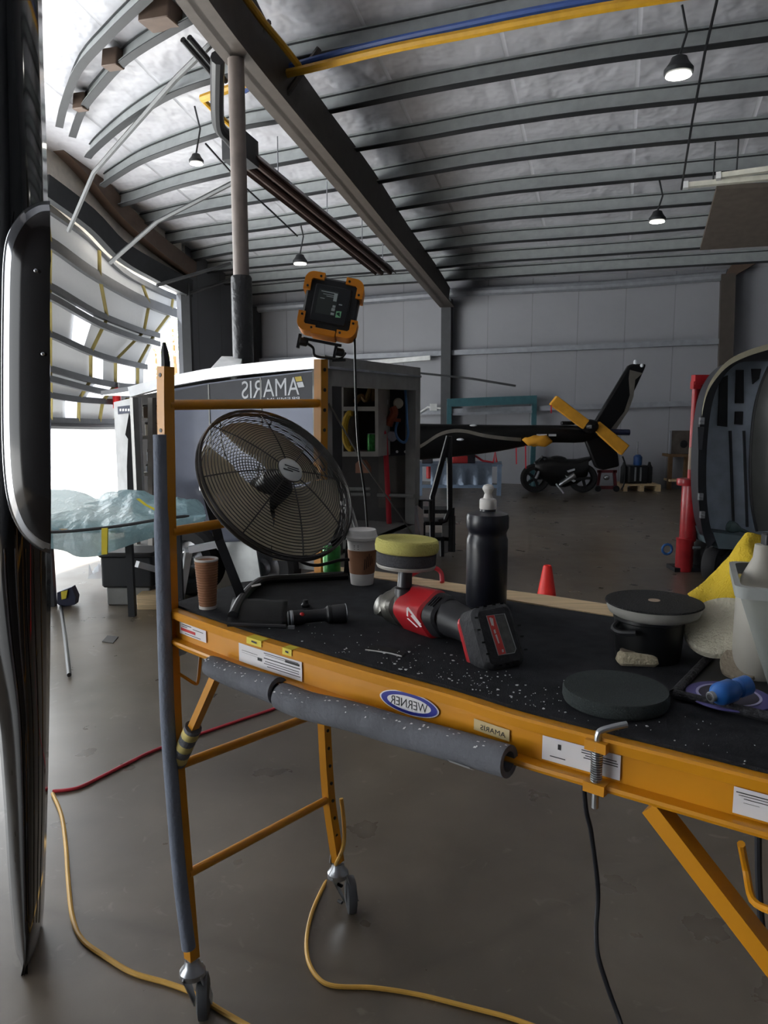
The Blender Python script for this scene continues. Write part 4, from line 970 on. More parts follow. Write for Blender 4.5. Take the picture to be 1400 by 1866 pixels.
# frosted box, its spray bottle, cloth, leaning pads
m_frost = translucent_mat('frosted plastic', (168, 174, 170), .45, .4, .6, .05)
bl0 = T(1400, 1268); rim0 = P(1340, 1062, bl0.y + .0)
zr = rim0.z; x0b, x0t = bl0.x, rim0.x; yb0 = bl0.y
t = thing('frosted_box', 'frosted clear storage box at the right edge of the deck', 'box', V((x0b + .12, yb0 + .06, ZT)))
bX = V((.93, -.37, 0)); bY = V((.37, .93, 0)); bO = V((x0t, yb0, 0))
def bxr(z, ins, x0, x1, y0, y1): 
    return [bO + bX * (p.x - x0t) + bY * (p.y - yb0) + UPZ * p.z for p in bxr0(z, ins, x0, x1, y0, y1)]
def bxr0(z, ins, x0, x1, y0, y1): 
    r = .02; o = []
    for (cx, cy, a0) in ((x1 - r, y1 - r, 0), (x0 + r, y1 - r, 90), (x0 + r, y0 + r, 180), (x1 - r, y0 + r, 270)):
        for k in range(5):
            a = math.radians(a0 + 90 * k / 4); o.append(V((cx + math.cos(a) * (r - ins * 0), cy + math.sin(a) * r, z)))
    return o
x1t = x0t + .34; x1b = x1t - (x0b - x0t); 
mb = MB(); mb.loft([bxr(ZT + .001, 0, x0b, x1b, yb0 + .012, yb0 + .15), bxr(zr - .02, 0, x0t + .008, x1t - .008, yb0 - .02, yb0 + .185)], False); mb.face(list(range(20))[::-1])
obj('box_wall', mb, m_frost, t)
mb = MB(); mb.loft([bxr(zr - .022, 0, x0t + .008, x1t - .008, yb0 - .02, yb0 + .185), bxr(zr - .02, 0, x0t, x1t, yb0 - .03, yb0 + .195), bxr(zr, 0, x0t - .002, x1t + .002, yb0 - .032, yb0 + .197), bxr(zr, 0, x0t + .008, x1t - .008, yb0 - .022, yb0 + .187)], False)
obj('rim', mb, mat('frost rim', (150, 154, 152), .4), t)
sb = P(1388, 1046, yb0 + .09); sb.z = ZT + .004; zt2 = P(1388, 992, yb0 + .09).z
t = thing('spray_bottle', 'cloudy spray bottle standing in the frosted box', 'bottle', sb)
hh = zt2 - sb.z
obj('bottle_body', MB().lathe([(.036, 0), (.04, .01), (.04, hh * .62), (.033, hh * .75), (.016, hh * .9), (.014, hh)], sb, n=28), translucent_mat('cloudy plastic', (200, 196, 186), .4, .4, .9, .05), t)
obj('spray_head', MB().rbox(sb + UPZ * (hh + .008) + V((.018, 0, 0)), (.04, .022, .026), .006), m_black, t)
# yellow cloth draped behind the box
m_cloth = mat('yellow microfibre', (214, 182, 44), .95, bump=.6, bscale=260)
CR = [
 [(1262, 1086, .30), (1300, 1052, .29), (1330, 1018, .28), (1356, 984, .27), (1376, 972, .26), (1420, 990, .26)],
 [(1270, 1092, .27), (1308, 1066, .27), (1338, 1036, .25), (1362, 1006, .24), (1380, 992, .24), (1420, 1010, .24)],
 [(1282, 1100, .26), (1316, 1084, .235), (1344, 1062, .225), (1368, 1040, .22), (1386, 1026, .22), (1420, 1040, .22)],
 [(1290, 1108, .24), (1324, 1100, .22), (1350, 1090, .205), (1372, 1078, .205), (1390, 1070, .205), (1420, 1080, .205)],
 [(1300, 1116, .23), (1332, 1120, .21), (1352, 1126, .20), (1374, 1126, .20), (1392, 1122, .20), (1420, 1125, .20)],
 [(1312, 1126, .23), (1338, 1136, .21), (1354, 1146, .20), (1376, 1152, .20), (1394, 1150, .20), (1420, 1150, .20)]]
rows = []
for r in CR:
    rr = [P(x, y, yb0 + d) for x, y, d in r]; row = []
    for p in smooth(rr, 5): row.append(p + FW * (.022 * (1 - 2 * abs(noise.noise(V((p.x * 9 - p.z * 7, p.z * 5, 3))))) + .008 * noise.noise(p * 26)) + UP * (.004 * noise.noise(p * 40)))
    rows.append(row)
cols = list(zip(*rows)); dense = [smooth(list(c), 4) for c in cols]; rows = [list(r) for r in zip(*dense)]
for r in rows:
    for i, p in enumerate(r): r[i] = p + FW * (.008 * noise.noise(p * 30 + V((5, 1, 2))))
o = solid('yellow_cloth', MB().grid(rows), m_cloth, 'crumpled yellow microfibre cloth draped behind the frosted box', 'cloth')
o.modifiers.new('thick', 'SOLIDIFY').thickness = .003
def leaning(px, py, dd, r, th, nrm, m, label, name):
    c = P(px, py, yb0 + dd); solid(name, MB().lathe([(r * .93, 0), (r, th * .2), (r, th * .8), (r * .93, th), (r * .3, th * .93)], c, nrm, 48), m, label, 'polishing pad')
leaning(1318, 1150, .17, .070, .022, (-RT * .45 + UP * .72 - FW * .5), mat('white wool pad', (190, 184, 164), .95, bump=.6, bscale=160), 'off white pad leaning against the frosted box under the yellow cloth', 'wool_pad')
leaning(1352, 1218, .095, .036, .024, (RT * -.35 + UP * .6 - FW * .7), mat('beige foam pad', (150, 138, 120), .95, bump=.5, bscale=200), 'small beige foam pad below the white pad, above the tray', 'foam_pad')
# ================================================================== enclosed trailer
m_tside = mat('slate blue trailer skin', (66, 72, 90), .32, .25, var=.06, coat=.12); m_tal = mat('brushed aluminium', (188, 190, 194), .22, .9)
m_tfr = mat('grey trailer frame', (138, 138, 136), .5, .15); m_int = mat('trailer interior', (62, 60, 60), .8); m_shelf = mat('grey shelf board', (160, 156, 150), .7)
m_int2 = mat('interior panel', (78, 76, 72), .8)
TY = 6.0
t0 = P(590, 655, TY); t0.z = 0
t1 = P(762, 675, 8.0); t1.z = 0
e2v = (t1 - t0).normalized(); e1v = V((-e2v.y, e2v.x, 0)); TWD = (t1 - t0).length
def PS(x, y, off=0): return PL(x, y, t0 + e2v * -off, e2v)         # trailer long side (faces left-front)
def PE(x, y, off=0): return PL(x, y, t0 - e1v * off, e1v)          # open rear end
def PF(x, y, off=0): return PL(x, y, t0 + e2v * (TWD - .06 - off), e2v)   # inner face of the far side wall
trl = thing('enclosed_trailer', 'slate grey enclosed trailer with its rear open, parked behind the scaffold', 'trailer', t0 + e1v * 1.2 + e2v * 1.0)
zt_ = P(590, 655, TY).z; zb_ = .38
TPX = [(590, 672), (520, 681), (440, 690), (380, 698), (300, 711)]
side_t = [PS(x, y) for x, y in TPX]
L_ = (side_t[-1] - t0).dot(e1v)
side_b = [V((p.x, p.y, zb_)) for p in side_t]
mb = MB(); mb.loft([side_b, side_t, [p + e2v * .05 for p in side_t], [p + e2v * .05 for p in side_b], side_b], False, False)
sidew = obj('side_wall', mb, m_tside, trl)
for x in (475, 380):
    p = PS(x, 700, .004); obj('seam', MB().bar(V((p.x, p.y, zb_)), V((p.x, p.y, PS(x, lerp(672, 711, (590 - x) / 290)).z)), .012, .006, e2v), m_tfr, trl)
RPX = [(597, 662), (520, 668), (440, 676), (380, 684), (300, 699), (240, 716)]
mb = MB(); rp_ = [PS(x, y, .02) for x, y in RPX]
mb.sweep(rp_, [(-.035, -.035), (.03, -.035), (.03, .03), (.0, .05), (-.035, .05)]); obj('roof_rail', mb, mat('bright rail', (236, 238, 242), .3, .35), trl, 'shiny aluminium roof edge rail')
# roof sheet, far wall, floor, nose end
Lr = 3.2
def TC(l, w_, z): p = t0 + e1v * l + e2v * w_; return V((p.x, p.y, z))
zl = PS(240, 716).z
obj('roof', MB().hexa([TC(0, .02, zt_ - .02), TC(2.2, .02, zl - .02), TC(2.2, TWD, zl - .02), TC(0, TWD, zt_ - .02), TC(0, .02, zt_ + .02), TC(2.2, .02, zl + .02), TC(2.2, TWD, zl + .02), TC(0, TWD, zt_ + .02)]), m_tal, trl)
obj('far_wall', MB().hexa([TC(0, TWD - .05, zb_), TC(2.2, TWD - .05, zb_), TC(2.2, TWD, zb_), TC(0, TWD, zb_), TC(0, TWD - .05, zt_), TC(2.2, TWD - .05, zl), TC(2.2, TWD, zl), TC(0, TWD, zt_)]), m_int, trl)
obj('nose_wall', MB().hexa([TC(2.2, .9, zb_), TC(2.25, .9, zb_), TC(2.25, TWD, zb_), TC(2.2, TWD, zb_), TC(2.2, .9, zl), TC(2.25, .9, zl), TC(2.25, TWD, zl), TC(2.2, TWD, zl)]), m_int, trl)
obj('floor_frame', MB().hexa([TC(0, .0, zb_ - .08), TC(2.25, .0, zb_ - .08), TC(2.25, TWD, zb_ - .08), TC(0, TWD, zb_ - .08), TC(0, .0, zb_), TC(2.25, .0, zb_), TC(2.25, TWD, zb_), TC(0, TWD, zb_)]), m_tfr, trl)
def rpost(w0, w1, z0, z1, name='rear_post', m=m_tfr, th=.09, off=0.):
    obj(name, MB().hexa([TC(-off, w0, z0), TC(th, w0, z0), TC(th, w1, z0), TC(-off, w1, z0), TC(-off, w0, z1), TC(th, w0, z1), TC(th, w1, z1), TC(-off, w1, z1)]), m, trl)
rpost(-.02, .10, zb_ - .05, zt_, off=.02); rpost(TWD - .12, TWD + .02, zb_ - .05, zt_, off=.02)
rpost(-.02, TWD + .02, zt_ - .20, zt_ + .03, 'rear_header', off=.02); rpost(-.03, TWD + .03, zt_ - .07, zt_ - .05, 'header_lip', m_tal, .0, .03)
rpost(-.02, TWD + .02, zb_ - .1, zb_, 'rear_sill', off=.02); rpost(.12, .32, zb_, zt_ - .2, 'inner_door_panel', m_dark, .05)
# mirrored sign on the side: dark band, letters, emblem
sb = obj('sign_band', MB().loft([[PS(x, y, .003) for x, y in ((300, 716), (380, 700), (440, 692), (520, 683), (572, 677))], [PS(x, y, .003) for x, y in ((300, 745), (380, 738), (440, 734), (520, 731), (572, 729))]], False, False), mat('sign band', (34, 37, 48), .5), sidew)
m_let = mat('sign lettering', (212, 216, 222), .5)
a_ = PS(545.5, 719.5, .006); b_ = PS(441, 727, .006)
ub = (PS(545, 690, .006) - a_).normalized()
obj('lettering', MB().text('AMARIS', a_, b_ - a_, UPZ, (PS(545, 687, 0) - PS(545, 720, 0)).length, (b_ - a_).length), m_let, sb, flat=True)
a_ = PS(546, 729, .006); b_ = PS(487, 731.5, .006)
obj('lettering', MB().text('PREMIUM', a_, b_ - a_, UPZ, .026, (b_ - a_).length), m_let, sb, flat=True)
obj('emblem_gold', MB().poly([PS(x, y, .007) for x, y in ((537, 687), (549, 685.5), (551, 694), (540, 695.5))]), mat('emblem gold', (205, 180, 60), .5), sb)
obj('emblem_white', MB().poly([PS(x, y, .007) for x, y in ((540.5, 697), (551.5, 695.5), (555, 705), (544, 706.5))]), m_let, sb)
# roof vent
obj('roof_vent', MB().prism([P(384, 671, 7.0), P(404, 649, 7.6), P(442, 650, 7.6), P(438, 664, 7.0)], UPZ * -.14), m_white, trl)
# wheels, fender
wc = PS(352, 1050, .02); wr = .30; wc.z = wr
def tyre(c, ax, r, w_, m=m_black): return MB().lathe([(r * .62, -w_ * .5), (r * .9, -w_ * .5), (r, -w_ * .3), (r, w_ * .3), (r * .9, w_ * .5), (r * .62, w_ * .5), (r * .6, 0)], c, ax, 36, False)
for wc_ in (wc + e2v * .0, wc - e1v * .72):
    wh = obj('wheel', tyre(wc_, e2v, wr, .2), mat('tyre', (38, 38, 40), .8), trl)
    obj('rim', MB().lathe([(.02, -.09), (.06, -.1), (.08, -.06), (wr * .55, -.04), (wr * .63, -.08), (wr * .63, .05)], wc_, e2v, 28), m_tal, wh)
fm = MB(); fpx = [(339, 1065), (345, 1020), (358, 1000), (385, 988), (440, 985), (468, 992), (482, 1080)]
fo = [PS(x, y, .28) for x, y in fpx]; fi = [PS(x, y, .0) for x, y in fpx]
fo = [f - e2v * .26 for f in fi]
fm.loft([fo, fi], False, False)
fen = obj('fender', fm, m_tal, trl); fen.modifiers.new('thick', 'SOLIDIFY').thickness = .02
obj('fender_skirt', MB().prism([PS(x, y, .27) for x, y in ((385, 990), (440, 987), (466, 995), (478, 1072), (432, 1080), (415, 1020))], e2v * .02), mat('skirt alloy', (150, 152, 152), .3, .8), trl)
# side door opening with shelves, white side door
so_ = thing('tool_shelf', 'shelf unit with tools seen through the trailer side opening, left of the front scaffold leg', 'shelf', V((PS(275, 900).x, PS(275, 900).y, zb_)))
def SH(x, y, off=0): return PS(x, y, -.06 + off)
obj('back_panel', MB().prism([SH(245, 722, -.2), SH(302, 712, -.2), SH(302, 1030, -.2), SH(245, 1030, -.2)], e2v * .02), m_int, so_)
for y in (795, 862, 905): obj('shelf', MB().prism([SH(246, y), SH(301, y - 3), SH(301, y - 3) + e2v * .3, SH(246, y) + e2v * .3], UPZ * -.03), m_shelf, so_)
for x in (249, 277): obj('upright', MB().bar(SH(x, 1025), SH(x, 725), .05, .05, e2v), m_shelf, so_)
for (x, y, w_, h_, c, nm, lab) in ((262, 740, 16, 22, (96, 78, 64), 'tool_case', 'brown tool case on the top shelf of the side opening'), (285, 745, 14, 26, (186, 150, 110), 'carton', 'tan carton on the top shelf of the side opening'), (264, 772, 11, 24, (214, 206, 190), 'jug', 'cream jug on the upper shelf beside the tan carton'), (288, 773, 14, 18, (150, 112, 78), 'carton', 'brown carton below the tan one in the side opening'), (268, 822, 12, 20, (176, 184, 196), 'bin', 'pale grey bin on the middle shelf of the side opening'), (266, 848, 12, 13, (150, 158, 172), 'bin', 'blue grey bin under the pale bin in the side opening')):
    c0 = SH(x, y + h_ / 2, .0) + e2v * .12; k = c0.y / F
    mb = MB(); mb.rbox(c0, (w_ * k, .18, h_ * k), .012, e1v, e2v, UPZ); o = solid(nm, mb, mat('%s %d' % (nm, x), c, .6), lab, nm.replace('_', ' ')); 
    obj('lid', MB().rbox(c0 + UPZ * (h_ * k / 2), (w_ * k * 1.06, .19, .02), .012, e1v, e2v, UPZ), mat('lid dark', (70, 66, 64), .6), o)
sd = [P(207, 733, 6.72), P(246, 724, 6.45), P(247, 905, 6.45), P(213, 905, 6.72)]
sd[2] = V((sd[1].x, sd[1].y, sd[2].z)); sd[3] = V((sd[0].x, sd[0].y, sd[3].z)); dn = (sd[1] - sd[0]).cross(UPZ).normalized(); dn = dn if dn.y > 0 else -dn
door = obj('side_door', MB().prism(sd, dn * .05), mat('door white', (190, 192, 194), .8, spec=.1), trl, 'open white side door with a black hourglass panel')
def DP(x, y, o=.004): return PL(x, y, sd[0] - dn * o, dn)
obj('door_edge', MB().bar(sd[1] - dn * .01, sd[2] - dn * .01, .05, .05, dn), m_tfr, trl)
obj('black_panel', MB().prism([DP(x, y) for x, y in ((236, 752), (242, 790), (247, 840), (250, 895), (233, 897), (232, 850), (234, 800), (229, 792))], -dn * .004), mat('matt black panel', (14, 14, 16), .95, spec=.05), door)
pl8 = obj('sign_plate', MB().prism([DP(x, y) for x, y in ((215, 741), (241, 738), (241, 752), (216, 755))], -dn * .004), mat('plate grey', (84, 88, 100), .9, spec=.05), door)
mb = MB(); 
for x in (218, 223, 228, 233, 237): mb.poly([DP(x, 745, .01), DP(x + 3, 744.6, .01), DP(x + 3, 749, .01), DP(x, 749.4, .01)])
obj('print', mb, m_let, pl8)
# interior shelf on the far wall
cab = thing('wall_cabinet', 'grey open cabinet inside the trailer rear, upper left', 'cabinet', PF(655, 830, .3))
def CBX(pts, m, nm, dep=.32): obj(nm, MB().prism([PF(x, y, .36) for x, y in pts], e2v * dep), m, cab)
CBX([(624, 741), (688, 741), (688, 749), (624, 749)], m_shelf, 'shelf'); CBX([(624, 823), (690, 823), (690, 832), (624, 832)], m_shelf, 'shelf')
CBX([(683, 692), (689, 692), (690, 832), (684, 832)], m_shelf, 'side_panel'); CBX([(620, 692), (626, 692), (626, 832), (620, 832)], m_shelf, 'side_panel')
obj('back_panel', MB().prism([PF(x, y, .04) for x, y in ((622, 690), (688, 690), (688, 830), (622, 830))], e2v * .02), mat('cabinet back', (58, 56, 54), .8), cab)
obj('peg_panel', MB().prism([PF(x, y, .02) for x, y in ((688, 690), (757, 698), (757, 828), (690, 832))], e2v * .01), mat('navy pegboard', (22, 24, 34), .6), trl)
obj('lower_panel', MB().prism([PF(x, y, .02) for x, y in ((690, 832), (757, 830), (757, 925), (690, 925))], e2v * .01), m_int2, trl)
solid('cord_coil', MB().tube([PF(640 + 12 * math.cos(a * .349), 785 + 33 * math.sin(a * .349), .34) for a in range(4, 15)], .035, 8), mat('yellow cord', (196, 160, 40), .6), 'yellow coiled cord on the lower shelf in the trailer', 'cord')
b = PF(677, 823, .28); t = thing('drink_can', 'small green can on the lower shelf inside the trailer', 'can', b)
obj('can_body', MB().lathe([(.04, .0), (.045, .01), (.045, .16), (.038, .18)], b, n=20), mat('green can', (60, 140, 70), .3, .4), t); obj('can_lid', MB().lathe([(.039, .178), (.041, .184), (.01, .182)], b, n=20), m_zinc, t)
b = PF(668, 740, .24); mb = MB(); mb.tube(smooth([b + V((-.12, 0, .03)), b + V((-.05, 0, .10)), b + V((0, -.02, .06)), b + V((.05, 0, .18)), b + V((.08, 0, .05))], 5), .03, 8)
solid('tool_bundle', mb, mat('bronze tools', (110, 86, 48), .5, .5), 'bundle of bronze coloured tools on the cabinet top shelf', 'tools')
hk = PF(702, 730, .1); t = thing('hose_reel_outlet', 'small white framed hose outlet on the navy pegboard', 'outlet', hk)
obj('plate', MB().prism([PF(x, y, .06) for x, y in ((688, 725), (706, 724), (707, 741), (689, 742))], e2v * .03), m_black, t)
for k, (x0, y0, x1, y1) in enumerate(((692, 726, 703, 726), (692, 739, 703, 739), (691, 728, 691, 737), (704, 728, 704, 737))): obj('roller', MB().tube([PF(x0, y0, .1), PF(x1, y1, .1)], .02, 8), m_white, t)
m_redh = mat('red hose rubber', (200, 42, 56), .45)
hp_ = [PF(699, 740, .13), PF(699, 770, .13), PF(702, 800, .12), PF(705, 860, .1), PF(708, 920, .1), PF(710, 978, .1)]
solid('red_hose', MB().tube(smooth(hp_, 4), .028, 10), m_redh, 'red hose hanging straight down inside the trailer rear', 'hose')
solid('red_hose', MB().tube(smooth([PF(697, 742, .18), PF(694, 758, .18), PF(696, 780, .18), PF(700, 792, .18)], 4), .03, 10), m_redh, 'short red hose loop below the white framed outlet', 'hose')
solid('spray_gun', MB().tube(smooth([PF(716, 742, .1), PF(719, 752, .1), PF(712, 765, .1), PF(708, 775, .1)], 4), .045, 10).tube([PF(712, 765, .12), PF(730, 766, .12)], .02, 6), mat('copper gun', (150, 80, 56), .4, .5), 'copper coloured spray gun hung on the navy pegboard', 'spray gun')
solid('air_line', MB().tube(smooth([PF(738, 700, .1), PF(741, 740, .1), PF(742, 770, .1), PF(744, 790, .1), PF(738, 806, .1), PF(726, 800, .1), PF(721, 785, .1), PF(725, 768, .1)], 5), .014, 7), mat('blue air line', (70, 110, 160), .4), 'looped blue air line on the right of the navy pegboard', 'hose')
for x, y, c, lab in ((716, 795, (150, 150, 160), 'round grey gauge on the pegboard under the spray gun'), (727, 735, (196, 190, 170), 'pale oval fitting at the top of the pegboard')):
    solid('pressure_gauge', MB().lathe([(.05, 0), (.055, .02), (.04, .035), (.01, .035)], PF(x, y, .08), -e2v, 20), mat('gauge%d' % x, c, .4), lab, 'gauge')
for x, y in ((724, 823), (739, 823)): obj('bolt', MB().lathe([(.014, 0), (.012, .01)], PF(x, y, .04), -e2v, 10), m_white, trl)
solid('copper_cover', MB().prism([PF(x, y, .3) for x, y in ((648, 845), (655, 838), (664, 839), (672, 852), (673, 862), (648, 862))], e2v * .06), mat('salmon cover', (160, 112, 88), .5), 'salmon pink rounded cover below the trailer cabinet', 'cover')
for y in (891, 901): obj('tie_rail', MB().tube([PF(622, y, .3), PF(674, y, .3)], .018, 8), m_tfr, trl)
obj('tie_rail', MB().tube([PF(688, 902, .1), PF(755, 904, .1)], .02, 8), m_tfr, trl)
solid('brace_cable', MB().tube([PE(600, 736, .03), PE(660, 840, .03), PE(716, 920, .03), PE(752, 972, .03)], .008, 5), mat('cable grey', (120, 118, 114), .5), 'thin grey diagonal cable across the open trailer rear', 'cable')
solid('folded_stand', MB().tube([P(628, 915, 6.6), Z(655, 1015, .4)], .022, 8).tube([P(633, 905, 6.65), Z(663, 1010, .4)], .022, 8).tube([P(628, 915, 6.6), P(633, 905, 6.65)], .02, 6), m_tfr, 'grey folded stand leaning in the trailer rear behind the fan', 'stand')
# white plastic panel and frame near the trailer's wheel
solid('white_frame', MB().bar(Z(328, 1100, 0) + V((0, 0, .02)), P(344, 1002, 5.75), .05, .05).bar(P(344, 1002, 5.75), P(395, 992, 5.8), .05, .05).bar(Z(330, 1097, .0) + V((0, 0, .22)), P(250, 1028, 5.9), .05, .05), mat('white frame steel', (215, 218, 222), .4), 'white angled frame beside the trailer wheel', 'frame')

# ================================================================== sheeted bench at left
m_sheet = translucent_mat('blue grey plastic sheet', (138, 170, 178), .22, .3, .95, 1., 6)
bn = thing('work_bench', 'low bench under the blue grey plastic sheet, left of the scaffold', 'bench', Z(200, 1075))
zb2 = P(200, 955, 5.7).z
cA, cB, cC, cD = P(40, 970, 5.66), P(345, 948, 5.66), P(335, 925, 6.0), P(60, 935, 6.1)
for c in (cA, cB, cC, cD): c.z = zb2 - .03
obj('bench_top', MB().prism([cA, cB, cC, cD], UPZ * -.03), m_wood, bn)
for x, y in ((236, 5.76), (325, 5.74), (70, 5.78), (90, 6.05), (315, 5.96)):
    p = P(x, 1000, y); obj('leg', MB().bar(V((p.x, p.y, 0)), V((p.x, p.y, zb2 - .06)), .05, .05), m_dark, bn)
SR = [
 [(60, 900), (110, 893), (150, 896), (176, 906), (190, 896), (230, 893), (285, 896), (330, 902), (352, 912), (372, 930)],
 [(60, 925), (110, 920), (150, 921), (180, 925), (205, 921), (240, 918), (290, 918), (330, 921), (352, 926), (374, 936)],
 [(60, 966), (110, 965), (150, 963), (180, 960), (205, 957), (240, 952), (290, 945), (330, 941), (352, 940), (374, 938)],
 [(60, 985), (110, 985), (150, 984), (180, 983), (205, 979), (240, 972), (290, 962), (325, 955), (350, 950), (371, 948)],
 [(60, 996), (115, 1003), (150, 1013), (182, 1012), (205, 1004), (240, 992), (285, 978), (320, 968), (345, 961), (368, 957)]]
SD = [6.06, 5.9, 5.64, 5.6, 5.62]
rows = []
for r, d in zip(SR, SD): rows.append(smooth([P(x, y, d) for x, y in r], 5))
cols = list(zip(*rows)); dense = [smooth(list(c), 5) for c in cols]; rows = [list(r) for r in zip(*dense)]
for i, r in enumerate(rows):
    for j, p in enumerate(r):
        n_ = noise.noise(p * 3.2) * .05 + noise.noise(p * 9) * .035 + .02 * abs(noise.noise(V((p.x * 14 + p.z * 5, p.y * 4, 1))))
        r[j] = p + (UPZ if i < 10 else V((0, -1, 0))) * n_
shp = solid('plastic_sheet', MB().grid(rows), m_sheet, 'blue grey translucent plastic sheet draped over the low bench at left', 'plastic sheet')
obj('yellow_batten', MB().prism([P(185, 963, 5.5), P(196, 962, 5.5), P(195, 1010, 5.52), P(185, 1011, 5.52)], V((0, .02, 0))), m_tag, shp, 'short yellow batten at the front edge')
obj('edge_shade', MB().tube([P(x, y, 5.52) for x, y in pxs([(60, 970), (110, 969), (150, 966), (205, 960), (240, 955), (300, 945), (345, 940)], 4)], [.012] * 24 + [.006], 6), m_dark, shp)  # dark tube stands in for the shadow line along the sheet edge
solid('masking_tape', MB().loft([[P(x, y, 5.74) for x, y in ((248, 909), (262, 920), (288, 934))], [P(x, y, 5.72) for x, y in ((254, 908), (268, 919), (292, 931))]], False, False), m_tag, 'strip of yellow tape on top of the plastic sheet', 'tape')
b = Z(240, 1035); c = P(240, 1006, 6.2)
o = solid('storage_crate', MB().rbox(V((c.x, c.y, .28)), (.42, .3, .26), .03), m_dark, 'dark crate below the draped sheet beside the white frame', 'crate')
obj('crate_lid', MB().rbox(V((c.x, c.y, .42)), (.45, .33, .04), .03), m_black, o); obj('crate_stand', MB().rbox(V((c.x, c.y, .075)), (.36, .25, .15), .02), m_tfr, o)
def cone(px, py, h, rb, label, vis=None):
    b = Z(px, py); t = thing('traffic_cone', label, 'traffic cone', b)
    m = mat('cone red', (226, 44, 36), .45)
    obj('cone_body', MB().lathe([(rb, .03), (rb * .93, .05), (.028, h - .01), (.022, h), (.016, h - .003), (rb * .8, .03)], b, n=32), m, t)
    obj('cone_base', MB().rbox(b + UPZ * .015, (rb * 2.5, rb * 2.5, .03), .03), m, t); return t, b
tc_, cb = cone(993, 1195, .60, .13, 'bright red traffic cone on the floor beyond the plank')
kc = cb.y / F
mb = MB()
for a in (-.25, .1): mb.poly([cb + V((math.sin(a) * .066 + dx, -math.cos(a) * .068, .34 + dz)) for dx, dz in ((0, 0), (.012, .004), (.008, .03), (0, .02))])
obj('scribble', mb, m_ink, tc_)
cone(216, 1066, .30, .065, 'small red traffic cone under the left end of the plastic sheet')
b = Z(250, 1083); t = thing('waste_bin', 'dark grey bin standing on the floor under the sheet', 'bin', b)
obj('bin_body', MB().lathe([(.10, 0), (.105, .01), (.125, .36), (.13, .38), (.12, .375), (.11, .2)], b, n=24), mat('bin grey', (74, 80, 92), .5), t); obj('yellow_foot', MB().lathe([(.12, 0), (.12, .015), (.1, .02)], b, n=24), m_tag, t)
random.seed(8); mb = MB(); c = Z(207, 1060)
rows = [[c + V((-.2 + .5 * i / 12 + .04 * noise.noise(V((i * .9, j, 2))), -.1 + .22 * j / 8, .05 + .16 * abs(noise.noise(V((i * .7, j * .8, 0)))) * math.sin(math.pi * j / 8) * 2)) for i in range(13)] for j in range(9)]
solid('crumpled_film', MB().grid(rows), translucent_mat('clear crumpled film', (220, 228, 235), .2, .3, .6, .3), 'crumpled clear plastic film around the small cone', 'film')
b = Z(276, 1070); mb = MB(); mb.tube(smooth([b + V((-.06, 0, .01)), b + V((-.03, .05, .3)), b + V((-.02, .02, .1)), b + V((.1, -.05, .02)), b + V((.28, -.12, .015)), b + V((.34, -.14, .012))], 5), .014, 7)
solid('tan_hose', mb, mat('tan rubber', (168, 140, 100), .6), 'tan hose lying on the floor beside the dark bin', 'hose')
b = Z(275, 1105); solid('wood_block', MB().rbox(b + UPZ * .06, (.16, .2, .12), .008), m_wood, 'wooden block behind the foam sleeved leg', 'block')
# push broom on the glossy floor
b = Z(124, 1105); t = thing('push_broom', 'push broom with dark blue head standing on the floor at left', 'broom', b)
hA, hB = Z(125, 1228, .03), P(113, 1102, b.y)
obj('handle', MB().tube([Z(126, 1230, .02), P(119, 1165, Z(122, 1166).y), P(111, 1105, b.y)], .013, 8), m_dark, t)
obj('head', MB().prism([P(104, 1080, b.y), P(130, 1070, b.y), P(138, 1088, b.y), P(136, 1102, b.y), P(112, 1106, b.y), P(104, 1100, b.y)], V((0, .08, 0))), mat('broom navy', (30, 36, 62), .6), t)
obj('bristle_patch', MB().prism([P(112, 1078, b.y - .004), P(124, 1075, b.y - .004), P(121, 1090, b.y - .004), P(113, 1092, b.y - .004)], V((0, -.01, 0))), m_tag, t)
fd = Z(200, 1166); mb = MB()
mb.prism([V((p.x, p.y, .001)) for p in (Z(186, 1170), Z(196, 1159), Z(216, 1161), Z(206, 1173))], UPZ * .004)
solid('floor_drain', mb, mat('drain grate', (66, 64, 62), .6, .4), 'small square drain grate in the floor at left', 'drain')
# fire extinguisher on the door
b = PD(200, 735) + DV * .16; t = thing('fire_extinguisher', 'red extinguisher hung by the bottom of the open hangar door', 'fire extinguisher', b)
obj('cylinder', MB().lathe([(.06, -.1), (.075, -.08), (.075, .22), (.05, .27), (.025, .29)], b, n=18), m_red, t); obj('valve', MB().box(b + UPZ * .33, (.08, .04, .08)), m_black, t)

# ================================================================== cords on the floor
m_ycord = mat('yellow cord jacket', (206, 160, 70), .5); m_bcord = mat('black cord jacket', (32, 34, 40), .5)
def cord(px, r, m, label, name='extension_cord', pre=(), post=()):
    solid(name, MB().tube(smooth(list(pre) + [Z(x, y, r) for x, y in px] + list(post), 6), r, 8), m, label, 'cord')
cord([(96, 1446), (112, 1485), (120, 1540), (124, 1600), (132, 1670), (150, 1712), (190, 1742), (240, 1772), (300, 1790), (345, 1806), (358, 1816), (378, 1826), (400, 1840), (445, 1866), (480, 1885)], .0075, m_ycord, 'yellow extension cord running under the front left caster')
cord([(604, 1590), (585, 1625), (568, 1665), (559, 1710), (562, 1750), (580, 1782), (610, 1797), (680, 1800), (760, 1812), (850, 1834), (930, 1855), (1000, 1880)], .0065, m_ycord, 'yellow extension cord dropping from the rear leg and curving right', pre=[P(622, 1455, YB + .03), P(627, 1500, YB + .02), P(626, 1540, YB - .02), P(615, 1570, YB - .06)])
cord([(96, 1442), (140, 1436), (185, 1415), (240, 1387), (290, 1364), (400, 1325), (512, 1287), (620, 1248), (740, 1215)], .0075, mat('red cord jacket', (196, 52, 66), .5), 'red cord stretched across the floor behind the scaffold')
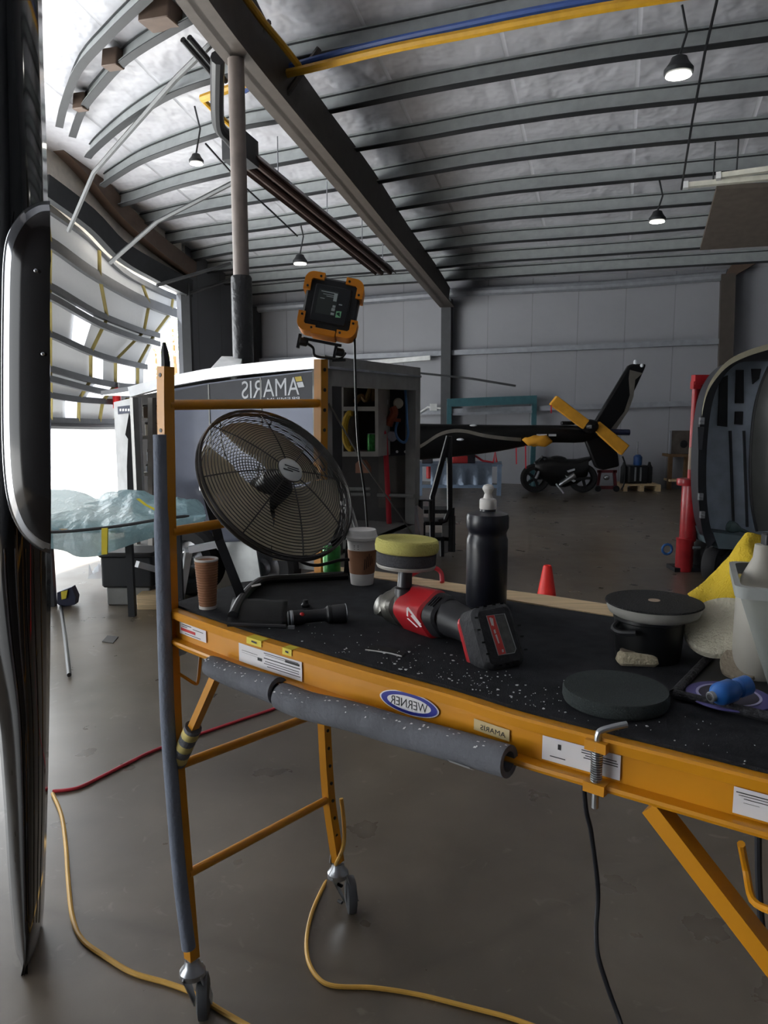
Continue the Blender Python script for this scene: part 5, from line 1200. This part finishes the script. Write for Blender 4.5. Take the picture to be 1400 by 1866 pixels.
hq = T(800, 1058, .008); hd2 = hq.y
solid('red_hose', MB().tube(smooth([T(735, 1060, .008), P(752, 1046, hd2 + .03), P(775, 1036, hd2 + .02), P(793, 1035, hd2 + .01), P(804, 1044, hd2), T(806, 1061, .008)], 5), .0065, 8), m_redh, 'loop of red hose on the plank beside the yellow pad', 'hose')
pts = [Z(1066, 1440, 1.0), P(1058, 1126, 1.9), P(1061, 1300, 1.9), P(1066, 1456, 1.9), P(1078, 1520, 1.92), P(1090, 1620, 1.95), P(1087, 1690, 1.92), P(1090, 1740, 1.88), P(1108, 1800, 1.85), P(1135, 1875, 1.8), Z(1165, 1990, .008), Z(1250, 2010, .008)]
solid('power_cable', MB().tube(smooth(pts[1:], 6), .0065, 8), m_bcord, 'dark grey cable hanging below the deck, left of the right brace', 'cable')
solid('power_cable', MB().tube(smooth([P(1379, 1228, 1.5), P(1381, 1400, 1.5), P(1382, 1540, 1.5), P(1383, 1600, 1.5), P(1388, 1680, 1.5), P(1396, 1720, 1.5), P(1410, 1760, 1.5), P(1425, 2000, 1.5), Z(1440, 2240, .009), Z(1520, 2250, .009)], 5), .0075, 8), m_bcord, 'dark cable hanging at the right edge behind the wire handle', 'cable')

# ================================================================== step stand behind trailer corner
st = thing('step_ladder', 'dark metal step ladder with tall handrails beside the trailer', 'step ladder', Z(800, 1015))
sd_ = Z(800, 1015).y
def SP(x, y, o=0): return P(x, y, sd_ + o)
for pts in (((788, 1014), (788, 905), (793, 888), (818, 795)), ((819, 795), (820, 930), (812, 948), (800, 952)), ((824, 925), (822, 1005))):
    obj('rail', MB().tube([SP(x, y) for x, y in pts], .03, 8), m_black, st)
for pts in (((826, 940), (826, 1012)),): obj('rail', MB().tube([SP(x, y, .3) for x, y in pts], .025, 8), m_black, st)
for y in (929, 950, 978): obj('tread', MB().box(SP(795, y, .15), (.28, .3, .04)), m_dark, st)
obj('leg', MB().tube([SP(772, 952), SP(772, 1014)], .022, 8), m_black, st); obj('leg', MB().tube([SP(806, 978), SP(806, 1014)], .022, 8), m_black, st)
obj('side_panel', MB().prism([SP(806, 952), SP(824, 938), SP(824, 1005), SP(806, 1010)], V((0, .03, 0))), m_tfr, st)
obj('handle', MB().tube([SP(767, 952, -.1), SP(767, 912, -.1), SP(785, 912, -.1), SP(785, 950, -.1)], .025, 8), m_black, st)
solid('aluminium_ramp', MB().prism([P(756, 925, 7.3), P(760, 920, 7.4), P(772, 930, 7.4), P(772, 1020, 7.4), P(756, 1020, 7.3)], V((0, .03, 0))).box(P(764, 1035, 7.35), (.1, .12, .1)), m_tal, 'narrow aluminium ramp leaning at the right trailer post', 'ramp')

# ================================================================== black helicopter behind the trailer
m_heli = mat('glossy black paint', (10, 10, 12), .4, coat=.08, spec=.25, var=.05); m_stripe = mat('silver stripe', (120, 116, 108), .3, .4)
HD = 12.2
hl = thing('helicopter', 'glossy black helicopter with silver swoosh and yellow tail blade covers', 'helicopter', P(600, 900, HD) * 1.0)
def HP(x, y, o=0): return P(x, y, HD + o)
bt_ = [(640, 768), (770, 772), (900, 774), (1000, 776), (1075, 783), (1118, 786)]; bb2 = [(640, 848), (770, 838), (900, 824), (985, 806), (1050, 800), (1118, 793)]
rings = []
for (x, y), (x2, y2) in zip(pxs(bt_, 4), pxs(bb2, 4)):
    c = (HP(x, y) + HP(x2, y2)) / 2; r = (HP(x, y) - HP(x2, y2)).length / 2
    rings.append([c + UPZ * (r * math.cos(2 * math.pi * k / 20)) + V((0, 1, 0)) * (r * .8 * math.sin(2 * math.pi * k / 20)) for k in range(20)])
boom = obj('tail_boom', MB().loft(rings), m_heli, hl)
def onboom(x, y):   # outside of the near side
    px_ = pxs(bt_, 8); pb2 = pxs(bb2, 8); i = min(range(len(px_)), key=lambda k: abs(px_[k][0] - x)); c = (HP(*px_[i]) + HP(*pb2[i])) / 2; r = (HP(*px_[i]) - HP(*pb2[i])).length / 2
    dz = (P(x, y, HD - r * .7).z - c.z) / r; dz = max(-.97, min(.97, dz)); return P(x, y, c.y - r * .8 * math.sqrt(1 - dz * dz) - .012)
sw = pxs([(758, 818), (775, 808), (800, 792), (825, 785), (850, 786), (880, 793), (915, 798), (950, 801)], 5)
obj('silver_swoosh', MB().loft([[onboom(x, y - 3) for x, y in sw], [onboom(x, y + 3.5) for x, y in sw]], False, False), m_stripe, boom)
obj('registration', MB().loft([[onboom(x, 791) for x in (978, 997)], [onboom(x, 795) for x in (978, 997)]], False, False), m_let, boom)
obj('registration', MB().loft([[onboom(x, 791) for x in (1000, 1014)], [onboom(x, 795) for x in (1000, 1014)]], False, False), m_let, boom)
for x, y, w_ in ((863, 775.5, 8), (839, 801, 6)): obj('light_patch', MB().ell(onboom(x, y), .06, .02, .02, 10), m_let, boom)
fin = obj('tail_fin', MB().prism([HP(x, y, -.05) for x, y in ((1075, 785), (1146, 667), (1152, 663), (1179, 663), (1176, 672), (1122, 788), (1100, 790))], V((0, .12, 0))), m_heli, hl); bev(fin, .03)
obj('silver_swoosh', MB().loft([[HP(x, y, -.06) for x, y in ((1148, 674), (1146, 690), (1148, 720), (1138, 750), (1112, 784))], [HP(x, y, -.06) for x, y in ((1172, 680), (1158, 692), (1155, 722), (1146, 748), (1121, 786))]], False, False), m_stripe, fin)
obj('beacon', MB().lathe([(.03, 0), (.03, .05), (.015, .07)], HP(1158, 664), n=10), m_let, fin); obj('tail_lamp', MB().ell(HP(1170, 666, -.08), .03, .03, .03, 8), m_let, fin)
lf = obj('lower_fin', MB().prism([HP(x, y, -.05) for x, y in ((1066, 800), (1112, 793), (1128, 830), (1130, 850), (1100, 857), (1086, 852))], V((0, .12, 0))), m_heli, hl); bev(lf, .03)
obj('stabiliser', MB().tube([HP(1108, 787, -.35), HP(1147, 788, -.35)], .06, 10, flat=.8), mat('navy stabiliser', (26, 32, 60), .3), hl)
m_cover = mat('yellow blade cover', (206, 146, 36), .75, bump=.2, bscale=10)
for pts, nm in (((((1003, 737), (1016, 721), (1075, 766), (1064, 782)), 'blade_cover'), (((1080, 782), (1094, 768), (1148, 812), (1134, 830)), 'blade_cover'))):
    o = obj(nm, MB().prism([HP(x, y, -.42) for x, y in pts], V((0, .12, 0))), m_cover, hl); bev(o, .012)
obj('tail_gearbox', MB().ell(HP(1076, 777, -.3), .13, .2, .11, 14), m_heli, hl); obj('rotor_hub', MB().tube([HP(1062, 770, -.36), HP(1092, 786, -.36)], .06, 8), m_dark, hl)
obj('antenna_fairing', MB().rbox(HP(1035, 771), (.22, .1, .06), .03), m_heli, hl)
obj('main_rotor_blade', MB().sweep([HP(560, 668), HP(765, 680), HP(860, 690), HP(938, 703)], [(-.12, -.012), (.12, -.02), (.12, .012), (-.12, .018)]), mat('blade grey', (62, 64, 66), .4), hl)
# cabin and skids hidden mostly behind the trailer
cc = HP(560, 800); obj('cabin', MB().ell(V((cc.x, HD, 1.35)), 1.15, .7, .62, 20), m_heli, hl)
obj('mast', MB().tube([V((cc.x + .1, HD, 1.8)), V((cc.x + .1, HD, HP(600, 670).z)), HP(565, 669)], .06, 10), m_dark, hl)
for s in (-1, 1):
    k0 = obj('skid', MB().tube([V((cc.x - .8, HD + s * .6, .04)), V((cc.x + .75, HD + s * .6, .04))], .035, 8), m_dark, hl)
    for q in (-.45, .45): obj('strut', MB().tube([V((cc.x + q, HD + s * .6, .06)), V((cc.x + q, HD + s * .35, 1.0))], .03, 8), m_dark, k0)
mb = MB(); c = onboom(978, 803); mb.ell(c + V((0, -.06, 0)), .24, .08, .085, 18)
for i, v in enumerate(mb.v): mb.v[i] = v + V((0, 0, .05 * noise.noise(v * 9)))
solid('yellow_cover_cloth', mb, m_cover, 'bunched yellow cover strapped under the helicopter tail boom', 'cover')
for x, y0, y1, lab in ((941, 816, 846, 'red warning ribbon hanging left of the yellow cover on the tail'), (958, 812, 854, 'longer red warning ribbon hanging at the yellow cover')):
    solid('warning_ribbon', MB().prism([HP(x - 1, y0, -.1), HP(x + 1, y0, -.1), HP(x + 1.6, y1, -.1), HP(x - .4, y1, -.1)], V((0, .01, 0))), m_redh, lab, 'ribbon')
solid('warning_ribbon', MB().prism([HP(1004, 738, -.45), HP(1006, 738, -.45), HP(1006, 753, -.45), HP(1004, 753, -.45)], V((0, .01, 0))), m_redh, 'short red ribbon at the upper tail blade cover', 'ribbon')

# ================================================================== things along the back wall
m_teal = mat('teal painted steel', (58, 100, 108), .5)
gd = 15.4
gt = thing('gantry_frame', 'teal steel gantry frame standing against the back wall', 'frame', P(900, 886, gd) * 1.0)
def G(x, y, o=0): return P(x, y, gd + o)
g0 = lambda x, o=0: V((P(x, 735, gd + o).x, gd + o, 0))
for x, o in ((819, 0), (974, -.1)): obj('post', MB().bar(g0(x, o), G(x, 732, o), .09, .09), m_teal, gt)
obj('top_beam', MB().bar(G(815, 734), G(978, 728, -.1), .12, .16), m_teal, gt); obj('foot', MB().bar(g0(815) + UPZ * .05 - V((0, .3, 0)), g0(815) + UPZ * .05 + V((0, .25, 0)), .1, .1), m_teal, gt); obj('foot', MB().bar(g0(974) + UPZ * .05 - V((0, .4, 0)), g0(974) + UPZ * .05 + V((0, .15, 0)), .1, .1), m_teal, gt)
obj('cross_rail', MB().bar(G(825, 755), G(972, 750, -.1), .05, .05), m_girt, gt)
wd = Z(840, 903).y
wb = thing('steel_bench', 'pale blue steel bench with silver sheeting, under the helicopter tail', 'bench', Z(840, 903))
def WBP(x, y, o=0): return P(x, y, wd + o)
zt3 = WBP(840, 846).z
m_pblue = mat('pale blue steel', (130, 150, 175), .5)
for x in (766, 910):
    for o in (0, .7):
        p = WBP(x, 870, o); obj('leg', MB().bar(V((p.x, p.y, 0)), V((p.x, p.y, zt3)), .07, .07), m_pblue, wb)
p, q = WBP(760, 846), WBP(916, 846); obj('table_top', MB().hexa([p - UPZ * .04, q - UPZ * .04, q + V((0, .75, -.04)), p + V((0, .75, -.04)), p, q, q + V((0, .75, 0)), p + V((0, .75, 0))]), m_pblue, wb)
p, q = WBP(764, 886), WBP(912, 886); obj('lower_rail', MB().bar(p, q, .05, .06), m_pblue, wb)
rows = []
for j in range(7):
    rows.append([WBP(785 + 112 * i / 24, lerp(846, 884, j / 6), -.03 - .03 * math.sin(i * 1.1) * j / 6) for i in range(25)])
solid('silver_drape', MB().grid(rows), mat('silver insulation drape', (120, 134, 152), .35, .4, bump=.5, bscale=12), 'wrinkled silver drape hanging over the front of the pale blue bench', 'drape')
for x, w_, h_, c, nm, lab in ((838, .30, .14, (170, 45, 45), 'tool_box', 'red tool box on the left of the pale blue bench'), (857, .16, .16, (30, 32, 40), 'parts_box', 'black box on the pale blue bench'), (778, .2, .1, (60, 60, 66), 'parts_box', 'grey box at the left end of the pale blue bench')):
    p = WBP(x, 846, .3); p.z = zt3; o = solid(nm, MB().rbox(p + UPZ * (h_ / 2 + .002), (w_, .25, h_), .02), mat(nm + str(x), c, .5), lab, nm.replace('_', ' '))
    obj('lid', MB().rbox(p + UPZ * (h_ + .01), (w_ * 1.03, .26, .02), .02), mat(nm + str(x) + 'l', tuple(int(k * .7) for k in c), .5), o)
p = WBP(885, 846, .25); p.z = zt3 + .012
solid('orange_clamp', MB().tube([p + V((-.2, 0, .13)), p + V((-.05, 0, .03)), p + V((.14, 0, .005)), p + V((.17, 0, .2)), p + V((.2, 0, .005))], .022, 6), m_redh, 'orange red clamp lying on the right of the pale blue bench', 'clamp')
b = Z(783, 887, .35); solid('red_canister', MB().lathe([(.05, 0), (.06, .01), (.06, .22), (.03, .27), (.025, .3)], WBP(783, 872, .35), n=16), m_red, 'small red canister hanging below the left of the pale blue bench', 'canister')
p = Z(940, 893); 
# motorcycle
md = Z(1010, 897).y; km = md / F
mc = thing('motorcycle', 'black sport motorcycle on its kickstand under the helicopter tail', 'motorcycle', Z(1010, 897))
def MP(x, y, o=0): return P(x, y, md + o)
m_mb = mat('motorcycle black', (14, 14, 16), .35, coat=.15); Yv = V((0, 1, 0))
rw = 26 * km
cf, cr = MP(975, 871), MP(1062, 871); cf.z = rw; cr.z = rw
for c in (cf, cr):
    wh = obj('wheel', tyre(c, Yv, rw, .14), mat('tyre', (38, 38, 40), .8), mc); mb = MB()
    for k in range(5):
        a = k * 2 * math.pi / 5; mb.bar(c, c + V((math.cos(a), 0, math.sin(a))) * rw * .64, .05, .04, Yv)
    obj('spokes', mb.lathe([(.05, -.06), (.05, .06)], c, Yv, 12), m_dark, wh)
obj('fork', MB().tube([cf + V((0, -.09, 0)), MP(993, 838, -.09)], .03, 8).tube([cf + V((0, .09, 0)), MP(993, 838, .09)], .03, 8).tube([MP(993, 838, -.1), MP(993, 838, .1)], .03, 8), m_zinc, mc)
mb = MB(); rr = []
for x, yt, yb, w_ in ((974, 842, 856, .10), (986, 832, 872, .17), (1005, 832, 886, .2), (1030, 836, 888, .18), (1050, 836, 882, .15), (1070, 832, 868, .12)):
    a, b = MP(x, yt), MP(x, yb); c = (a + b) / 2; r = (a - b).length / 2; rr.append([c + UPZ * (r * math.cos(k * math.pi / 8)) + Yv * (w_ * math.sin(k * math.pi / 8)) for k in range(16)])
obj('fairing', mb.loft(rr), m_mb, mc)
obj('fuel_tank', MB().ell(MP(1015, 842), .22, .13, .12, 16), m_mb, mc)
mb = MB(); rr = []
for x, yt, yb, w_ in ((1030, 842, 852, .12), (1050, 837, 848, .12), (1072, 832, 842, .09), (1082, 829, 835, .04)):
    a, b = MP(x, yt), MP(x, yb); c = (a + b) / 2; r = (a - b).length / 2; rr.append([c + UPZ * (r * math.cos(k * math.pi / 6)) + Yv * (w_ * math.sin(k * math.pi / 6)) for k in range(12)])
obj('seat', mb.loft(rr), m_mb, mc)
obj('handlebar', MB().tube([MP(987, 833, -.3), MP(995, 834, -.1), MP(995, 834, .1), MP(987, 833, .3)], .02, 8), m_black, mc)
obj('windscreen', MB().loft([[MP(979, 846, -.12), MP(977, 845), MP(979, 846, .12)], [MP(990, 831, -.1), MP(988, 829), MP(990, 831, .1)]], False, False), m_dark, mc)
obj('exhaust', MB().tube([MP(1020, 884, -.16), MP(1035, 874, -.2), MP(1048, 866, -.2)], [.03, .05, .055], 10), m_zinc, mc)
obj('swingarm', MB().bar(MP(1030, 874, -.1), cr + V((0, -.1, 0)), .05, .08, Yv), m_dark, mc)
obj('kickstand', MB().tube([MP(1014, 882, -.12), V((MP(1021, 890).x, md - .3, .015))], .018, 6), m_zinc, mc)
obj('decal', MB().prism([MP(x, y, -.215) for x, y in ((1030, 866), (1050, 876), (1046, 879), (1034, 872))], Yv * .01), m_let, mc); obj('decal', MB().prism([MP(x, y, -.2) for x, y in ((1034, 858), (1048, 854), (1048, 857), (1036, 861))], Yv * .05), m_let, mc)
# red cart behind bike
b = Z(1105, 896); k = b.y / F
t = thing('engine_stand', 'dark red wheeled stand below the lower tail fin', 'stand', b)
obj('frame', MB().bar(b + V((-.2, 0, .08)), b + V((.2, 0, .08)), .06, .06).bar(b + V((-.17, 0, .08)), b + V((-.13, 0, .4)), .05, .05).bar(b + V((.17, 0, .08)), b + V((.13, 0, .4)), .05, .05).bar(b + V((-.18, 0, .38)), b + V((.18, 0, .38)), .05, .05), mat('dark red steel', (96, 34, 40), .5), t)
for s in (-.17, .17): obj('wheel', MB().lathe([(.02, -.03), (.055, -.03), (.06, 0), (.055, .03), (.02, .03)], b + V((s, -.05, .062)), Yv, 18), m_black, t)
obj('lamp', MB().ell(b + V((-.02, -.06, .27)), .06, .05, .05, 10), m_tal, t)
# pallet with blue pump
b = Z(1170, 896); k = b.y / F
t = thing('pallet', 'small wooden pallet by the back wall under a blue pump', 'pallet', b)
for j in range(5): obj('top_board', MB().box(b + V((0, .05 + .13 * j, .12)), (.7, .1, .022)), m_wood, t)
for s in (-.31, 0, .31): obj('bearer', MB().box(b + V((s, .31, .056)), (.08, .62, .105)), m_wood, t)
pb3 = b + V((-.02, .3, .133)); t = thing('pump_unit', 'dark pump unit with blue motor on the small pallet', 'pump', pb3)
obj('body', MB().rbox(pb3 + UPZ * .17, (.4, .3, .34), .05), m_black, t)
obj('motor', MB().lathe([(.07, 0), (.08, .02), (.08, .16), (.04, .2)], pb3 + UPZ * .34 + V((0, -.05, 0)), n=18), mat('pump blue', (40, 76, 130), .4), t)
for s in (-.24, .24): obj('cylinder', MB().lathe([(.06, 0), (.06, .3), (.03, .35), (.02, .4)], pb3 + V((s, 0, 0)), n=14), m_dark, t)
obj('rod', MB().tube([pb3 + UPZ * .5, pb3 + UPZ * .78], .012, 6), m_zinc, t)
for s in (-.07, .03): obj('rib', MB().box(pb3 + V((s, -.155, .18)), (.03, .02, .26)), m_zinc, t)
# shelf stand at right with brown panel
b = Z(1236, 893); t = thing('wooden_stand', 'narrow wooden stand by the back wall, left of the red jack', 'stand', b)
hS = P(1236, 830, b.y).z
for s in (-.14, .16): obj('leg', MB().bar(b + V((s, .1, 0)), b + V((s, .1, hS)), .07, .07), mat('dark timber', (110, 84, 58), .7), t)
obj('top', MB().box(b + V((.03, .15, hS)), (.5, .4, .05)), mat('dark timber', (110, 84, 58), .7), t); obj('lower_shelf', MB().box(b + V((.03, .15, .18)), (.4, .35, .04)), m_wood, t)
pS = b + V((.06, .12, hS + .027)); hP = P(1236, 785, b.y).z - pS.z
t = thing('target_panel', 'square brown panel with a round dark hole on the wooden stand', 'panel', pS)
obj('board', MB().box(pS + UPZ * (hP / 2), (.40, .05, hP)), mat('grey brown board', (92, 84, 78), .8, var=.3, scale=6), t)
obj('hole', MB().lathe([(.075, 0), (.07, .006), (.02, .006)], pS + V((.04, -.026, hP * .42)), -Yv, 20), m_black, t); obj('edge_strip', MB().box(pS + V((-.215, -.005, hP / 2)), (.03, .06, hP)), m_girt, t)
solid('wall_cable', MB().tube(smooth([P(1135, 832, 13.9), P(1140, 850, 13.95), P(1138, 880, 14), P(1132, 893, 14)], 4), .015, 6), m_black, 'dark cable hanging down from the lower tail cover to the floor', 'cable')

# ================================================================== red jack and grey helicopter body at right
m_jack = mat('jack red', (158, 30, 36), .4, coat=.2, var=.2)
jb = Z(1246, 1040); jd = jb.y
jk = thing('hydraulic_jack', 'tall red hydraulic jack stand beside the grey helicopter body', 'jack', jb)
def JZ(y): return P(1255, y, jd).z
def JX(x): return P(x, 900, jd).x
def jcyl(nm, x, w_, y0, y1, m=m_jack, dy=0): 
    z0, z1 = JZ(y0), JZ(y1); c = V((JX(x), jd + dy, z0)); r = w_ * jd / F / 2; return obj(nm, MB().lathe([(r * .96, 0), (r, .01), (r, z1 - z0 - .01), (r * .96, z1 - z0)], c, n=24), m, jk)
base = obj('base_pot', MB().lathe([(.078, 0), (.082, .01), (.082, JZ(984)), (.088, JZ(981)), (.07, JZ(980))], jb, n=28), m_jack, jk)
jcyl('lower_cylinder', 1258, 30, 985, 880); o = jcyl('collar', 1250, 34, 884, 872); jcyl('mast', 1268, 15, 878, 690, m_jack, .05); jcyl('inner_rod', 1257, 11, 872, 700)
jcyl('sleeve', 1253, 9, 855, 815, mat('sleeve pale', (150, 128, 112), .5), -.04)
obj('top_bracket', MB().box(V((JX(1270), jd, JZ(692))), (.19, .1, .09)), m_jack, jk); obj('top_bracket', MB().box(V((JX(1257), jd, JZ(702))), (.07, .08, .07)), m_jack, jk)
obj('base_foot', MB().box(jb + V((.04, .05, .02)), (.3, .22, .04)), m_black, jk)
for y in (818, 995): obj('clamp_bolt', MB().tube([V((JX(1262), jd - .09, JZ(y))), V((JX(1275), jd - .09, JZ(y)))], .016, 8), m_zinc, jk)
obj('hose_loop', MB().tube([V((JX(1220 + 9 * math.cos(a * .5236)), jd - .02, JZ(1000 + 9 * math.sin(a * .5236)))) for a in range(12)], .013, 7, closed=True), mat('jack blue hose', (44, 92, 150), .5), jk)
fd_ = 6.9
fu = thing('helicopter_fuselage', 'grey helicopter body shell with open doorway at the right edge', 'helicopter', Z(1330, 1065))
def FU(x, y, o=0): return P(x, y, fd_ + o)
m_shell = mat('dark shell edge', (46, 48, 54), .4); m_rim_hi = mat('pale rim highlight', (170, 164, 140), .45, coat=.2); m_line = mat('blue grey lining', (172, 184, 198), .7); m_can = mat('hazy canopy', (58, 59, 58), .35, .1, coat=.15)
out = pxs([(1430, 620), (1400, 629), (1362, 641), (1328, 658), (1303, 684), (1286, 716), (1277, 765), (1273, 830), (1273, 900), (1279, 960), (1290, 1000)], 4)
inn = pxs([(1430, 655), (1400, 655), (1370, 657), (1342, 664), (1318, 688), (1302, 722), (1293, 768), (1288, 832), (1288, 900), (1294, 955), (1304, 985)], 4)
mb = MB(); O = [FU(*p, -.05) for p in out]; I = [FU(*p, 0) for p in inn]; O2 = [p + V((p.x * .31, 1.5, -.05)) for p in O]
mb.loft([O2, O, I, [p + V((0, .35, 0)) for p in I]], False, False); obj('doorway_frame', mb, m_shell, fu)
nO = len(O); top_ = O[:nO * 6 // 10]
obj('rim_highlight_strip', MB().loft([[p + V((0, -.01, .012)) for p in top_], [p + V((.0, -.015, -.04)) for p in top_]], False, False), m_rim_hi, fu)  # pale strip puts the highlight of the upper rim into colour
lin = [FU(x, y, .3) for x, y in inn] + [FU(1400, 1000, .3), FU(1430, 1000, .3)]
obj('lining', MB().prism(lin, V((0, .03, 0))), m_line, fu)
for q in (((1313, 690), (1327, 684), (1326, 778), (1309, 776)), ((1343, 674), (1356, 674), (1356, 735), (1341, 735)), ((1341, 750), (1355, 750), (1354, 774), (1340, 773)), ((1371, 672), (1388, 672), (1384, 690), (1373, 700))):
    obj('window_slot', MB().prism([FU(x, y, .28) for x, y in q], V((0, .03, 0))), m_black, fu)
for x in (1333, 1358): obj('lining_rib', MB().bar(FU(x - 2, 785, .27), FU(x + 4, 960, .27), .02, .02, Yv), m_shell, fu)
ca = pxs([(1402, 668), (1388, 700), (1376, 745), (1370, 800), (1368, 860), (1371, 920), (1380, 968)], 4)
rows = []
for s in range(7): rows.append([P(x + s * 14, y, fd_ - .12 - .35 * math.sin(s / 6 * 1.5)) for x, y in ca])
obj('canopy', MB().grid(rows), m_can, fu); obj('canopy_seam', MB().tube([P(x, y, fd_ - .12) for x, y in ca], .014, 6), m_black, fu)
for x, y in ((1279, 767), (1277, 905), (1280, 938)): obj('latch', MB().box(FU(x, y, -.08), (.035, .04, .06)).tube([FU(x - 3, y, -.1), FU(x + 4, y + 2, -.1)], .01, 6), m_zinc, fu)
obj('latch_plate', MB().prism([FU(x, y, -.07) for x, y in ((1272, 778), (1284, 778), (1280, 820), (1273, 820))], V((0, .03, 0))), m_shell, fu)
obj('sill', MB().prism([FU(x, y, .0) for x, y in ((1300, 970), (1420, 985), (1420, 1005), (1310, 1000))], V((0, .5, 0))), mat('sill grey', (86, 100, 106), .6), fu)
obj('belly', MB().tube([FU(1292, 1003, .3), FU(1325, 1008, .35), FU(1440, 1025, .4)], [.06, .13, .17], 14), m_black, fu)
wc2 = Z(1300, 1062, 0) + V((0.03, .1, 0)); rw2 = .155
for q in (V((0, 0, 0)), V((.14, .55, 0))):
    c = wc2 + q + UPZ * rw2; axw = V((.75, -.66, 0)).normalized()
    wh = obj('wheel', tyre(c, axw, rw2, .12), mat('tyre', (38, 38, 40), .8), fu); obj('hub', MB().lathe([(.03, -.06), (.085, -.05), (.1, 0), (.085, .05), (.03, .06)], c, axw, 20), m_dark, wh)
obj('undercarriage_strut', MB().tube([wc2 + UPZ * rw2, FU(1330, 1000, .2)], .05, 10), m_dark, fu)
obj('undercarriage_strut', MB().tube([wc2 + V((.14, .55, rw2)), FU(1350, 1000, .6)], .05, 10), m_dark, fu)
solid('glass_flask', MB().lathe([(.05, 0), (.055, .03), (.05, .06), (.02, .12), (.012, .2)], FU(1328, 958, .1), V((.75, 0, -.25)), 18), mat('flask glass', (96, 116, 116), .15, trans=.4), 'greenish flask lying on the sill of the grey helicopter body', 'flask')

# ================================================================== polished black aircraft shell at the left edge
m_gloss = mat('mirror black paint', (8, 8, 10), .07, coat=.25, spec=.4, var=.02)
sh_d = Z(45, 1780).y
Rr = pxs([(76, -20), (79, 100), (84, 240), (88, 400), (91, 600), (93, 800), (93, 1000), (92, 1150), (90, 1300), (87, 1450), (83, 1580), (78, 1680), (66, 1745), (45, 1782)], 4)
Ll = pxs([(-60, -20), (-60, 100), (-60, 240), (-60, 400), (-60, 600), (-60, 800), (-60, 1000), (-40, 1150), (-8, 1300), (6, 1450), (14, 1580), (22, 1680), (31, 1745), (43, 1781)], 4)
rows = []
for (xr, yr), (xl, yl) in zip(Rr, Ll):
    row = []
    for s in range(17):
        u = s / 16; d = sh_d + .10 - .16 * math.sin(math.pi * (.12 + .80 * u)) + .10 * u ** 6; row.append(P(lerp(xl, xr, u), lerp(yl, yr, u), d + .06))
    rows.append(row)
zmin = min(p.z for r in rows for p in r)
asn = thing('aircraft_shell', 'mirror polished black aircraft panel standing along the left edge', 'aircraft panel', rows[-1][8])
obj('skin', MB().grid(rows), m_gloss, asn).modifiers.new('thick', 'SOLIDIFY').thickness = .01
m_band = mat('dark slat reflection', (40, 38, 44), .25, coat=.6)
for u0 in (.45, .58, .70, .80, .88):
    pts = []
    for i, r in enumerate(rows):
        if not (24 <= i <= 44): continue
        k = u0 * 16; a, b = r[int(k)], r[min(int(k) + 1, 16)]; pts.append(lerp(a, b, k % 1) - FW * .003)
    obj('seam', MB().tube(pts, .0022, 5), m_band, asn)  # thin lines draw a slatted reflection onto the skin
# bulged window with bright rim
Wl = [(91, 366), (70, 368), (45, 382), (25, 405), (11, 435), (5, 480), (3, 560), (2, 680), (3, 800), (8, 880), (18, 930), (35, 968), (55, 990), (75, 1003), (92, 1009)]
cw = (93, 690)
def WP(x, y, f): 
    b = max(0, 1 - f * f) ** .5; px_ = lerp(cw[0], x, f); py_ = lerp(cw[1], y, f) if f > 0 else cw[1]; return P(px_, py_, sh_d - .06 - .045 * b)
W_ = pxs(Wl, 4); n_ = len(W_)
def stadium(f):
    o = []
    for x, y in W_:
        yy = 690 + (y - 690) * (1 - (1 - f) * .35); xx = 93 - (93 - x) * f; o.append(P(xx, yy, sh_d - .03 - .05 * math.sqrt(max(0, 1 - f * f))))
    return o
win = obj('bubble_window', MB().grid([stadium(f) for f in (.02, .2, .4, .6, .78, .9, 1.0)]), mat('dark window glass', (20, 17, 17), .12, coat=.1, spec=.25, var=.3, scale=2), asn)
obj('window_rim', MB().grid([stadium(1.0), [p - FW * .004 for p in stadium(.93)], stadium(.84)]), mat('chrome rim', (170, 172, 176), .1, .9), win)
for x, y in ((65, 493), (78, 645)): obj('rivet_glint', MB().ell(P(x, y, sh_d - .085), .005, .004, .005, 10), m_tal, win)
